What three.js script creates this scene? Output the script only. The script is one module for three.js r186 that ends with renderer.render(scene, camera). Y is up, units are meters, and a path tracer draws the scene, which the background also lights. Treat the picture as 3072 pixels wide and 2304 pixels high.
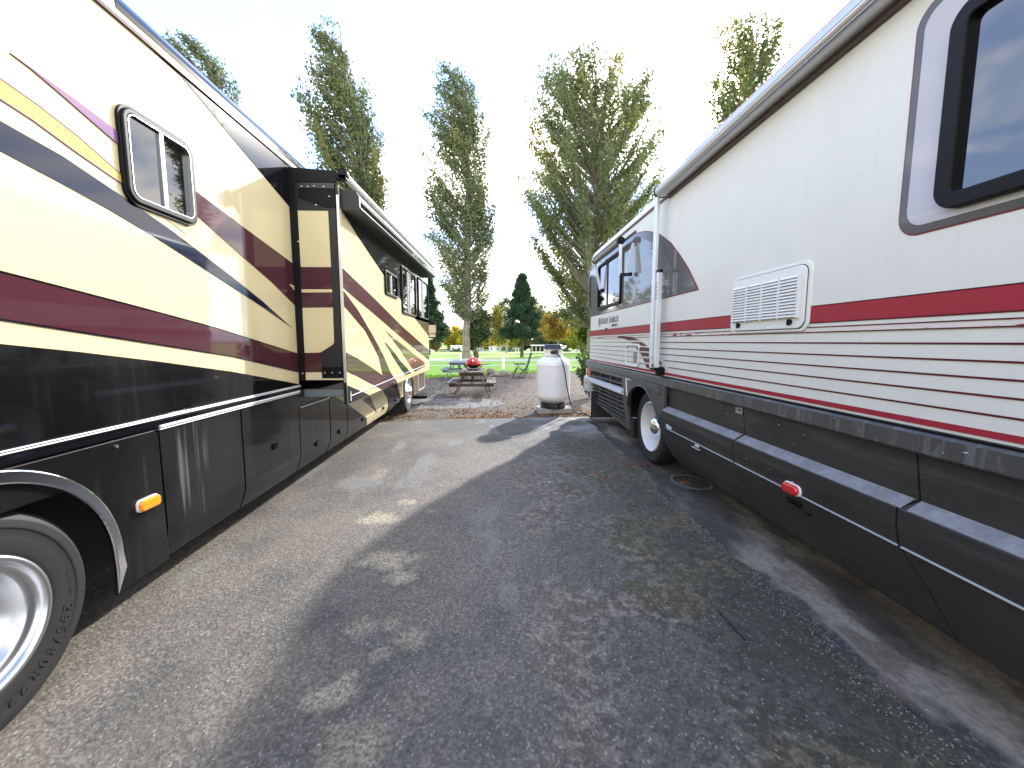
import * as THREE from 'three';
import { FontLoader } from 'three/addons/loaders/FontLoader.js';
import { TextGeometry } from 'three/addons/geometries/TextGeometry.js';
import { RoundedBoxGeometry } from 'three/addons/geometries/RoundedBoxGeometry.js';
import { mergeGeometries } from 'three/addons/utils/BufferGeometryUtils.js';

// ---------------------------------------------------------------- camera, sky, sun, exposure
const scene = new THREE.Scene();
const camera = new THREE.PerspectiveCamera(87.187, 4 / 3, 0.05, 3000);
camera.position.set(0, 1.62, 0);
camera.rotation.order = 'YXZ';
camera.rotation.y = THREE.MathUtils.degToRad(-2.4);
camera.rotation.x = THREE.MathUtils.degToRad(-5.992);
const renderer = new THREE.WebGLRenderer({ antialias: true });
renderer.toneMapping = THREE.LinearToneMapping;
renderer.toneMappingExposure = 3.3;
renderer.shadowMap.enabled = true;
const SUN = new THREE.Vector3(0.424, 0.451, -0.785).normalize();
const sun = new THREE.DirectionalLight(new THREE.Color().setRGB(1, 0.975, 0.93), 2.75);
sun.position.copy(SUN).multiplyScalar(60).add(new THREE.Vector3(0, 0, -12));
sun.castShadow = true; sun.shadow.mapSize.set(4096, 4096); sun.shadow.radius = 2.2;
Object.assign(sun.shadow.camera, { left: -45, right: 45, top: 45, bottom: -45, near: 1, far: 200 });
sun.target.position.set(0, 0, -12);
scene.add(sun, sun.target);

// ---------------------------------------------------------------- noise
function rng(seed) { let s = seed >>> 0; return () => { s = (s + 0x6D2B79F5) | 0; let t = Math.imul(s ^ (s >>> 15), 1 | s); t = (t + Math.imul(t ^ (t >>> 7), 61 | t)) ^ t; return ((t ^ (t >>> 14)) >>> 0) / 4294967296; }; }
function h2(x, y) { let n = Math.imul(x, 374761393) + Math.imul(y, 668265263) | 0; n = Math.imul(n ^ (n >>> 13), 1274126177); return ((n ^ (n >>> 16)) >>> 0) / 4294967296; }
function vn(x, y) { const xi = Math.floor(x), yi = Math.floor(y); let fx = x - xi, fy = y - yi; fx = fx * fx * (3 - 2 * fx); fy = fy * fy * (3 - 2 * fy); const a = h2(xi, yi), b = h2(xi + 1, yi), c = h2(xi, yi + 1), d = h2(xi + 1, yi + 1); return a + (b - a) * fx + (c - a) * fy + (a - b - c + d) * fx * fy; }
function fbm(x, y, o = 4) { let s = 0, a = 0.5, t = 0; for (let i = 0; i < o; i++) { s += a * vn(x, y); t += a; x = x * 2.03 + 17.1; y = y * 2.03 + 9.7; a *= 0.5; } return s / t; }
const clamp = (v, a = 0, b = 1) => Math.min(b, Math.max(a, v));
const sm = (a, b, v) => { const t = clamp((v - a) / (b - a)); return t * t * (3 - 2 * t); };
const mix = (a, b, t) => a + (b - a) * t;

{ // broken bright cloud over blue, brighter and whiter towards the sun as thin cloud is
  const W = 1536, Hh = 768, d = new Float32Array(W * Hh * 4);
  for (let j = 0; j < Hh; j++) for (let i = 0; i < W; i++) {
    const el = ((j + 0.5) / Hh - 0.5) * Math.PI, az = ((i + 0.5) / W - 0.5) * 2 * Math.PI;
    const y = Math.sin(el), x = Math.cos(el) * Math.cos(az), z = Math.cos(el) * Math.sin(az);
    const yy = Math.max(y, 0), px = x / (yy + 0.16), pz = z / (yy + 0.16);
    const wx = px * 0.8 + pz * 0.55, wz = pz * 0.75 - px * 0.35;
    const w1 = fbm(wx * 0.9 + 3, wz * 0.9 + 7, 3);
    let c = fbm(wx * 0.95 + w1 * 1.7 + 11, wz * 2.1 + w1 * 1.3 + 5, 6);
    const cs = clamp(x * SUN.x + y * SUN.y + z * SUN.z, -1, 1), ang = Math.acos(cs);
    const fw = Math.exp(-ang * ang / 0.5);
    c = sm(0.40, 0.58, c + 0.02 * fw + 0.03 * Math.exp(-yy * 5) + 0.018);
    c = 0.05 + 0.95 * c;
    const hz = Math.exp(-yy * 4.2);
    const k = 1 + 0.22 * fw + 5 * Math.exp(-ang * ang / 0.006);
    const b = [mix(0.15, 0.46, hz), mix(0.28, 0.58, hz), mix(0.60, 0.72, hz)];
    const cl = [0.965, 0.92, 0.86];
    const o = (j * W + i) * 4;
    for (let q = 0; q < 3; q++) d[o + q] = mix(b[q], cl[q], c) * k * 1.27;
    if (y < 0) { const g = sm(0, -0.06, y); d[o] = mix(d[o], 0.16, g); d[o + 1] = mix(d[o + 1], 0.18, g); d[o + 2] = mix(d[o + 2], 0.12, g); }
    d[o + 3] = 1;
  }
  const t = new THREE.DataTexture(d, W, Hh, THREE.RGBAFormat, THREE.FloatType);
  t.mapping = THREE.EquirectangularReflectionMapping; t.magFilter = t.minFilter = THREE.LinearFilter; t.wrapS = THREE.RepeatWrapping; t.needsUpdate = true;
  scene.background = t; scene.environment = t;
}

// ---------------------------------------------------------------- helpers
const taken = new Map();
function numbered(n) { const k = taken.get(n) || 0; taken.set(n, k + 1); return k ? n + '_' + String(k).padStart(3, '0') : n; }
function shadow(o) { o.castShadow = o.receiveShadow = true; return o; }
function thing(name, label, category, pos = [0, 0, 0], group) {
  const g = new THREE.Group(); g.name = numbered(name); g.position.set(...pos); scene.add(g);
  g.userData = { label, category }; if (group) g.userData.group = group; return g;
}
// geometry is written in world metres; it is moved into the frame of the thing it belongs to
function part(parent, name, geo, m) {
  let r = parent; while (r.parent && r.parent !== scene) r = r.parent;
  geo.translate(-r.position.x, -r.position.y, -r.position.z);
  const o = shadow(new THREE.Mesh(geo, m)); o.name = name; parent.add(o); return o;
}
function single(name, geo, m, label, category, group) {
  const o = shadow(new THREE.Mesh(geo, m)); o.name = numbered(name); scene.add(o);
  o.userData = { label, category }; if (group) o.userData.group = group; return o;
}
function struct(name, geo, m) { const o = shadow(new THREE.Mesh(geo, m)); o.name = numbered(name); o.userData.kind = 'structure'; scene.add(o); return o; }
function flip(g) {
  if (g.index) { const a = g.index.array; for (let i = 0; i < a.length; i += 3) { const t = a[i + 1]; a[i + 1] = a[i + 2]; a[i + 2] = t; } }
  else for (const k of Object.keys(g.attributes)) { const at = g.attributes[k], s = at.itemSize, a = at.array; for (let i = 0; i < at.count; i += 3) for (let q = 0; q < s; q++) { const p = (i + 1) * s + q, r = (i + 2) * s + q, t = a[p]; a[p] = a[r]; a[r] = t; } }
  return g;
}
function mapped(g, cols) { const m = new THREE.Matrix4().makeBasis(cols[0], cols[1], cols[2]); const det = m.determinant(); g.applyMatrix4(m); return det < 0 ? flip(g) : g; }
const EX = new THREE.Vector3(1, 0, 0), EY = new THREE.Vector3(0, 1, 0), EZ = new THREE.Vector3(0, 0, 1), NX = new THREE.Vector3(-1, 0, 0);
function merge(list) { return mergeGeometries(list.map((g) => { const n = g.index ? g.toNonIndexed() : g; for (const k of Object.keys(n.attributes)) if (!['position', 'normal', 'uv'].includes(k)) n.deleteAttribute(k); n.morphAttributes = {}; return n; })); }
const shp = (pts) => new THREE.Shape(pts.map((p) => new THREE.Vector2(p[0], p[1])));
function rrect(x0, x1, y0, y1, r) { const s = new THREE.Shape(); s.moveTo(x0 + r, y0); s.lineTo(x1 - r, y0); s.absarc(x1 - r, y0 + r, r, -Math.PI / 2, 0); s.lineTo(x1, y1 - r); s.absarc(x1 - r, y1 - r, r, 0, Math.PI / 2); s.lineTo(x0 + r, y1); s.absarc(x0 + r, y1 - r, r, Math.PI / 2, Math.PI); s.lineTo(x0, y0 + r); s.absarc(x0 + r, y0 + r, r, Math.PI, 1.5 * Math.PI); return s; }
const EO = { bevelEnabled: false, curveSegments: 12 };
// sheet standing on the plane x = X, outline in (z, y), thickness t towards dir
function sheetX(s, X, dir, t, bevel = 0) {
  const sh = Array.isArray(s) ? shp(s) : s;
  const g = new THREE.ExtrudeGeometry(sh, bevel ? { depth: t - bevel, bevelEnabled: true, bevelThickness: bevel, bevelSize: bevel, bevelOffset: -bevel, bevelSegments: 2, curveSegments: 24 } : { ...EO, depth: t });
  return mapped(g, [EZ, EY, dir > 0 ? EX : NX]).translate(X, 0, 0);
}
function sheetZ(s, Z, t) { const sh = Array.isArray(s) ? shp(s) : s; return new THREE.ExtrudeGeometry(sh, { ...EO, depth: t }).translate(0, 0, Z); }
function box(x0, x1, y0, y1, z0, z1, r = 0) {
  const w = Math.abs(x1 - x0), h = Math.abs(y1 - y0), d = Math.abs(z1 - z0);
  const g = r ? new RoundedBoxGeometry(w, h, d, 2, Math.min(r, w * 0.49, h * 0.49, d * 0.49)) : new THREE.BoxGeometry(w, h, d);
  return g.translate((x0 + x1) / 2, (y0 + y1) / 2, (z0 + z1) / 2);
}
function bar(a, b, w, h) { // square bar from a to b
  const A = new THREE.Vector3(...a), B = new THREE.Vector3(...b), L = A.distanceTo(B);
  const g = new THREE.BoxGeometry(w, h, L);
  const m = new THREE.Matrix4().lookAt(B, A, Math.abs(B.y - A.y) > 0.95 * L ? EX : EY);
  return g.applyMatrix4(m).translate((A.x + B.x) / 2, (A.y + B.y) / 2, (A.z + B.z) / 2);
}
function tube(pts, r, n = 24, rs = 8) { return new THREE.TubeGeometry(new THREE.CatmullRomCurve3(pts.map((p) => new THREE.Vector3(...p))), n, r, rs, false); }
function rod(a, b, r, rs = 10) { const A = new THREE.Vector3(...a), B = new THREE.Vector3(...b), L = A.distanceTo(B); const g = new THREE.CylinderGeometry(r, r, L, rs); g.applyQuaternion(new THREE.Quaternion().setFromUnitVectors(EY, B.clone().sub(A).normalize())); return g.translate((A.x + B.x) / 2, (A.y + B.y) / 2, (A.z + B.z) / 2); }
// profile (x, y) swept along z; y rises by dy from z0 to z1
function sweepZ(pts, z0, z1, dy = 0) {
  const g = new THREE.ExtrudeGeometry(Array.isArray(pts) ? shp(pts) : pts, { ...EO, depth: Math.abs(z1 - z0) }).translate(0, 0, Math.min(z0, z1));
  if (dy) { const p = g.attributes.position; for (let i = 0; i < p.count; i++) p.setY(i, p.getY(i) + dy * (p.getZ(i) - z0) / (z1 - z0)); }
  return g;
}
// coach body: rounded rectangle in plan, rounded roof edge
function coach(x0, x1, z0, z1, y0, y1, r, cr) {
  const s = rrect(x0 + r, x1 - r, z0 + r, z1 - r, cr);
  const g = new THREE.ExtrudeGeometry(s, { depth: y1 - y0 - 2 * r, bevelEnabled: true, bevelThickness: r, bevelSize: r, bevelSegments: 6, curveSegments: 8 });
  return mapped(g, [EX, EZ, EY]).translate(0, y0 + r, 0);
}
// skirt panel: rows of [x, y, z0, z1] from top to bottom, made t thick
function loft(rows, t, dir) {
  const pos = [], uv = [];
  const q = (a, b, c, d) => { for (const v of dir > 0 ? [a, b, c, a, c, d] : [a, c, b, a, d, c]) { pos.push(...v); uv.push(v[2], v[1]); } };
  const n = rows.length, O = (i, e) => [rows[i][0], rows[i][1], rows[i][2 + e]], I = (i, e) => [rows[i][0] - dir * t, rows[i][1], rows[i][2 + e]];
  for (let i = 0; i < n - 1; i++) {
    q(O(i, 0), O(i + 1, 0), O(i + 1, 1), O(i, 1)); q(I(i, 1), I(i + 1, 1), I(i + 1, 0), I(i, 0));
    q(I(i, 0), I(i + 1, 0), O(i + 1, 0), O(i, 0)); q(O(i, 1), O(i + 1, 1), I(i + 1, 1), I(i, 1));
  }
  q(I(0, 0), O(0, 0), O(0, 1), I(0, 1)); q(O(n - 1, 0), I(n - 1, 0), I(n - 1, 1), O(n - 1, 1));
  const g = new THREE.BufferGeometry(); g.setAttribute('position', new THREE.Float32BufferAttribute(pos, 3)); g.setAttribute('uv', new THREE.Float32BufferAttribute(uv, 2)); g.computeVertexNormals(); return g;
}
function lathe(pts, seg = 48) { return new THREE.LatheGeometry(pts.map((p) => new THREE.Vector2(p[0], p[1])), seg); }
function axle(g, dir) { return g.rotateZ(dir > 0 ? -Math.PI / 2 : Math.PI / 2); }

// ---------------------------------------------------------------- materials
const lin = (r, g, b) => new THREE.Color().setRGB(r, g, b);
const mat = (r, g, b, rough = 0.6, o = {}) => new THREE.MeshStandardMaterial({ color: lin(r, g, b), roughness: rough, ...o });
const paint = (r, g, b, rough = 0.35, cc = 1, ccr = 0.04, o = {}) => new THREE.MeshPhysicalMaterial({ color: lin(r, g, b), roughness: rough, clearcoat: cc, clearcoatRoughness: ccr, specularIntensity: 0.06, ...o });
function tex(W, Hh, fn, srgb = true) {
  const d = new Uint8Array(W * Hh * 4), c = [0, 0, 0];
  const enc = (v) => { v = clamp(v); return 255 * (srgb ? (v <= 0.0031308 ? v * 12.92 : 1.055 * Math.pow(v, 1 / 2.4) - 0.055) : v); };
  for (let j = 0; j < Hh; j++) for (let i = 0; i < W; i++) { fn((i + 0.5) / W, (j + 0.5) / Hh, c, i, j); const o = (j * W + i) * 4; d[o] = enc(c[0]); d[o + 1] = enc(c[1]); d[o + 2] = enc(c[2]); d[o + 3] = 255; }
  const t = new THREE.DataTexture(d, W, Hh, THREE.RGBAFormat); t.colorSpace = srgb ? THREE.SRGBColorSpace : THREE.NoColorSpace;
  t.wrapS = t.wrapT = THREE.MirroredRepeatWrapping; t.magFilter = THREE.LinearFilter; t.minFilter = THREE.LinearMipmapLinearFilter; t.generateMipmaps = true; t.needsUpdate = true; return t;
}
// ---------------------------------------------------------------- ground
function slab(pts, y0, y1, uvf) {
  const g = mapped(new THREE.ExtrudeGeometry(shp(pts), { ...EO, depth: y1 - y0 }), [EX, EZ, EY]).translate(0, y0, 0);
  const p = g.attributes.position, u = g.attributes.uv; for (let i = 0; i < p.count; i++) { const w = uvf(p.getX(i), p.getZ(i)); u.setXY(i, w[0], w[1]); }
  return g;
}
const edgeN = (x, s, a) => (fbm(x * s, 3.3, 4) - 0.5) * a;
{ // lawn: one sheet to the horizon, falling away gently past 60 m
  const g = new THREE.PlaneGeometry(1600, 1600, 80, 160).rotateX(-Math.PI / 2), p = g.attributes.position, u = g.attributes.uv;
  for (let i = 0; i < p.count; i++) { const z = p.getZ(i) - 300; p.setZ(i, z); const d = -z - 58; p.setY(i, -0.03 - (d > 0 ? 0.027 * Math.min(d, 140) * sm(0, 30, d) : 0)); u.setXY(i, p.getX(i) / 9, z / 9); }
  g.computeVertexNormals();
  const t = tex(1024, 1024, (a, b, c) => {
    const n = fbm(a * 9, b * 9, 4), f = fbm(a * 160, b * 160, 2), q = vn(a * 420, b * 420);
    const k = 0.55 + 0.5 * f + 0.35 * q; const dry = sm(0.56, 0.74, n) * 0.55;
    c[0] = mix(0.20, 0.28, dry) * k; c[1] = mix(0.37, 0.35, dry) * k; c[2] = mix(0.04, 0.07, dry) * k;
  });
  struct('lawn', g, new THREE.MeshStandardMaterial({ map: t, roughness: 0.95 }));
}
const mulchFar = (x) => (x < -2.1 ? -18.5 + (x + 2.1) * 0.05 : x < -0.5 ? mix(-18.6, -20.9, (x + 2.1) / 1.6) : -21.1 - 0.08 * x) + edgeN(x, 1.7, 0.7);
{
  const pts = []; for (let x = -16; x <= 18; x += 0.25) pts.push([x, mulchFar(x)]); pts.push([18, -7.6], [-16, -7.6]);
  const t = tex(1024, 1024, (a, b, c) => {
    const n = fbm(a * 7, b * 7, 5), f = fbm(a * 60 + 4, b * 60, 3), q = vn(a * 300, b * 300), s = vn(a * 180 + 40, b * 180);
    let k = 0.5 + 0.5 * f + 0.5 * q; const pale = sm(0.72, 0.82, s) * 0.6; const grey = sm(0.55, 0.7, n);
    c[0] = mix(mix(0.082, 0.092, grey) * k, 0.22, pale); c[1] = mix(mix(0.064, 0.078, grey) * k, 0.175, pale); c[2] = mix(mix(0.049, 0.063, grey) * k, 0.12, pale);
  });
  const b = tex(512, 512, (a, q, c) => { c[0] = c[1] = c[2] = 0.5 * fbm(a * 40, q * 40, 3) + 0.5 * vn(a * 150, q * 150); }, false);
  struct('mulch_bed', slab(pts, -0.06, -0.014, (x, z) => [x / 3, z / 3]), new THREE.MeshStandardMaterial({ map: t, roughness: 1, bumpMap: b, bumpScale: 0.03 }));
  // pale crushed gravel left of the picnic table
  const gp = []; for (let i = 0; i < 60; i++) { const a = i / 60 * 2 * Math.PI, r = 1 + edgeN(i * 0.8 + 30, 1, 0.5); gp.push([-1.35 + 1.55 * r * Math.cos(a), -10.7 + 0.95 * r * Math.sin(a)]); }
  const gt = tex(512, 512, (a, q, c) => { const v = vn(a * 120, q * 120), w = fbm(a * 12, q * 12, 3), k = 0.07 + 0.2 * v * v + 0.08 * w; c[0] = k; c[1] = k * 0.97; c[2] = k * 0.93; });
  struct('gravel_patch', slab(gp, -0.04, -0.009, (x, z) => [x / 2, z / 2]), new THREE.MeshStandardMaterial({ map: gt, roughness: 1, bumpMap: b, bumpScale: 0.03 }));
}
{ // pale service road and footpath crossing the lawn
  const t = tex(512, 512, (a, b, c) => { const k = 0.34 + 0.14 * fbm(a * 20, b * 20, 4) + 0.05 * vn(a * 200, b * 200); c[0] = k; c[1] = k * 0.97; c[2] = k * 0.92; });
  const m = new THREE.MeshStandardMaterial({ map: t, roughness: 0.95 });
  const strip = (z0, z1, w) => { const a = [], b = []; for (let x = -60; x <= 60; x += 1) { a.push([x, z0 + edgeN(x, 0.6, w)]); b.unshift([x, z1 + edgeN(x + 50, 0.6, w)]); } return a.concat(b); };
  struct('road', slab(strip(-34.4, -38.4, 0.35), -0.05, -0.022, (x, z) => [x / 4, z / 4]), m);
  struct('footpath', slab(strip(-28.1, -28.7, 0.12), -0.05, -0.022, (x, z) => [x / 4, z / 4]), m);
}
const asphEdge = (x) => (x < -0.7 ? -8.42 + (-0.7 - x) * 0.19 : -8.42 - 0.05 * (x + 0.7)) + edgeN(x, 5, 0.07);
{
  const X0 = -4, XW = 8, Z0 = -8.8, ZW = 10;
  const lichen = [[-0.8, -2.9, 0.21, 0.13], [-0.66, -2.67, 0.09, 0.08], [-1.08, -3.62, 0.17, 0.13], [-0.9, -4.0, 0.09, 0.07], [-0.62, -3.76, 0.06, 0.04], [-0.77, -2.18, 0.08, 0.08], [-0.6, -2.2, 0.06, 0.06], [-0.46, -2.08, 0.09, 0.08], [-0.6, -1.97, 0.05, 0.05], [-0.72, -1.76, 0.07, 0.1], [-0.57, -1.48, 0.14, 0.12], [-0.83, -1.72, 0.07, 0.05], [-1.5, -6.2, 0.1, 0.3], [-1.42, -4.9, 0.08, 0.2]];
  const fade = [0.95, 0.8, 0.75, 0.7, 0.4, 0.4, 0.35, 0.4, 0.3, 0.55, 0.3, 0.5, 0.3, 0.3];
  const R = new Float32Array(2048 * 2048);
  const t = tex(2048, 2048, (u, v, c, i, j) => {
    const x = X0 + u * XW, z = Z0 + v * ZW;
    const fine = h2(i, j), f2 = vn(x * 95, z * 95), f3 = vn(x * 42 + 9, z * 42), big = fbm(x * 0.55 + 20, z * 0.55, 4), mid = fbm(x * 2.6, z * 2.6 + 4, 4);
    const warm = sm(0.35, 0.65, big * 0.5 + mid * 0.5), lightn = 1.12 + 0.45 * warm;
    let k = 0.058 * lightn * (0.36 + 0.95 * f2 * f2 + 0.62 * fine + 0.22 * f3) * (0.66 + 0.45 * big + 0.32 * mid);
    let r = k * (1.05 + 0.08 * warm), g = k * 0.99, b = k * (0.89 - 0.08 * warm), hgt = 0.5 * f2 + 0.3 * fine + 0.2 * f3;
    // brown film worn into a mottle, right of the middle
    const band = sm(-0.1, 0.55, x + (mid - 0.5) * 0.9) * (1 - sm(1.75, 2.0, x)) * sm(-7.6, -6.2, z + (big - 0.5) * 2);
    const film = fbm(x * 24 + 3, z * 26, 5), fl = band * sm(0.40, 0.62, film + (mid - 0.5) * 0.55) * 0.62; const olive = sm(0.75, 1.35, x + (mid - 0.5) * 1.1 + (film - 0.5) * 0.5) * (1 - sm(1.75, 1.95, x)) * sm(-7.4, -6.0, z + (big - 0.5) * 2) * 0.5;
    r *= 1 - olive * 0.75; g *= 1 - olive * 0.78; b *= 1 - olive * 1.08;
    r = mix(r, r * 0.58, fl); g = mix(g, g * 0.545, fl); b = mix(b, b * 0.47, fl);
    const pale = band * sm(0.52, 0.40, film) * sm(0.35, 0.55, mid); r *= 1 + 0.34 * pale; g *= 1 + 0.30 * pale; b *= 1 + 0.24 * pale;
    // moss
    const ms = sm(0.55, 0.72, fbm(x * 1.9 + 31, z * 1.9 + 8, 4)) * sm(0.4, 0.9, x) * sm(0.45, 0.7, film) * 0.7; r = mix(r, 0.055, ms); g = mix(g, 0.062, ms); b = mix(b, 0.02, ms);
    // bleached crust by the far edge and by the right wheels
    const cr = sm(0.47, 0.62, fbm(x * 1.3 + 60, z * 1.3 + 2, 5)) * sm(-6.3, -7.4, z) * sm(0.2, 1.2, x + (mid - 0.5)); const ck = 0.20 + 0.12 * f2; r = mix(r, ck, cr * 0.75); g = mix(g, ck * 0.96, cr * 0.75); b = mix(b, ck * 0.88, cr * 0.75);
    // dirt line along the left coach
    const dl = sm(0.52, 0.66, fbm(x * 4 + 7, z * 1.2 + 90, 4)) * Math.exp(-Math.pow((x + 1.55) / 0.3, 2)); r = mix(r, 0.15, dl * 0.22); g = mix(g, 0.125, dl * 0.22); b = mix(b, 0.09, dl * 0.22);
    // pale grey scuffs
    const sc = sm(0.64, 0.76, fbm(x * 3.1 + 77, z * 1.1 + 20, 5)) * (x < 0.2 ? 1 : 0.15); const sk = 0.13 + 0.08 * f2; r = mix(r, sk, sc * 0.5); g = mix(g, sk, sc * 0.5); b = mix(b, sk * 0.97, sc * 0.5);
    for (let q = 0; q < lichen.length; q++) {
      const L = lichen[q], dx = (x - L[0]) / L[2], dz = (z - L[1]) / L[3], dd = dx * dx + dz * dz; if (dd > 3) continue;
      const e = sm(1.9, 0.05, dd + (fbm(x * 14, z * 14, 5) - 0.5) * 2.4) * Math.min(1, fade[q] * 1.1) * sm(0.12, 0.6, f2 * 0.6 + fine * 0.6);
      const kk = 0.22 + 0.2 * f2; r = mix(r, kk * 1.02, e); g = mix(g, kk * 0.88, e); b = mix(b, kk * 0.62, e);
    }
    // light stones in the aggregate
    const st = h2((i >> 1) + 7, (j >> 1) + 3), s1 = h2(i + 91, j + 13);
    if (st > 0.982) { const s = 0.16 + 0.2 * s1; r = mix(r, s, 0.75); g = mix(g, s * 0.98, 0.75); b = mix(b, s * 0.94, 0.75); hgt += 0.3; }
    else if (s1 > 0.985) { r *= 1.8; g *= 1.8; b *= 1.8; }
    R[j * 2048 + i] = clamp(hgt);
    c[0] = r; c[1] = g; c[2] = b;
  });
  const bt = tex(2048, 2048, (u, v, c, i, j) => { c[0] = c[1] = c[2] = R[j * 2048 + i]; }, false);
  const pts = []; for (let x = -9; x <= 9; x += 0.08) pts.push([x, asphEdge(x)]); pts.push([9, 8], [-9, 8]);
  struct('asphalt', slab(pts, -0.08, 0, (x, z) => [(x - X0) / XW, (z - Z0) / ZW]), new THREE.MeshStandardMaterial({ map: t, bumpMap: bt, bumpScale: 0.006, roughness: 0.86 }));
  // stained concrete strip under the right coach
  const e = []; for (let z = -8.1; z <= 3; z += 0.06) e.push([1.83 + edgeN(z + 70, 2.4, 0.22) + 0.06 * sm(-5, -7, z), z]); e.push([4.9, 3], [4.9, -8.1]);
  const ct = tex(1024, 2048, (u, v, c, i, j) => {
    const x = 1.6 + u * 3.4, z = -8.4 + v * 11.6, n = fbm(x * 2.2 + 5, z * 0.9 + 3, 5), f = vn(x * 60, z * 60), q = fbm(x * 5, z * 3.2 + 40, 5), fine = h2(i, j);
    let k = 0.18 * (0.55 + 0.5 * f + 0.3 * fine); const dk = sm(0.38, 0.54, n), dk2 = sm(0.52, 0.66, q) * 0.7;
    let r = k * 1.05, g = k * 0.93, b = k * 0.74; const s = 1 - 0.8 * dk; r *= s; g *= s * 0.98; b *= s * 0.96; r *= 1 - 0.6 * dk2; g *= 1 - 0.62 * dk2; b *= 1 - 0.64 * dk2;
    const tar = sm(0.12, 0.02, x - 1.83 + (q - 0.5) * 0.5) * sm(0.2, 0.5, f * 0.6 + fine * 0.5) * sm(0.4, 0.55, fbm(x * 3, z * 1.4 + 9, 3)); r = mix(r, 0.028, tar); g = mix(g, 0.029, tar); b = mix(b, 0.033, tar);
    c[0] = r; c[1] = g; c[2] = b;
  });
  struct('concrete_strip', slab(e, -0.05, 0.005, (x, z) => [(x - 1.6) / 3.4, (z + 8.4) / 11.6]), new THREE.MeshStandardMaterial({ map: ct, roughness: 0.93, bumpMap: bt, bumpScale: 0.004 }));
}
function scatter(name, geo, m, n, seed, fn) {
  const im = new THREE.InstancedMesh(geo, m, n), r = rng(seed), M = new THREE.Matrix4(), q = new THREE.Quaternion(), e = new THREE.Euler(), col = new THREE.Color();
  for (let i = 0; i < n; i++) { const o = fn(r, i); e.set(...o.rot); q.setFromEuler(e); M.compose(new THREE.Vector3(...o.pos), q, new THREE.Vector3(...o.s)); im.setMatrixAt(i, M); col.setRGB(...o.c); im.setColorAt(i, col); }
  im.name = name; shadow(im); scene.add(im); return im;
}
const chip = (() => { const g = new THREE.BufferGeometry(); g.setAttribute('position', new THREE.Float32BufferAttribute([-0.5, 0, 0, -0.1, 0.06, 0.32, 0.5, 0.02, 0.05, 0.05, 0.1, -0.3], 3)); g.setIndex([0, 1, 2, 0, 2, 3]); g.computeVertexNormals(); return g; })();
const dull = mat(1, 1, 1, 0.9, { side: THREE.DoubleSide });
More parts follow.
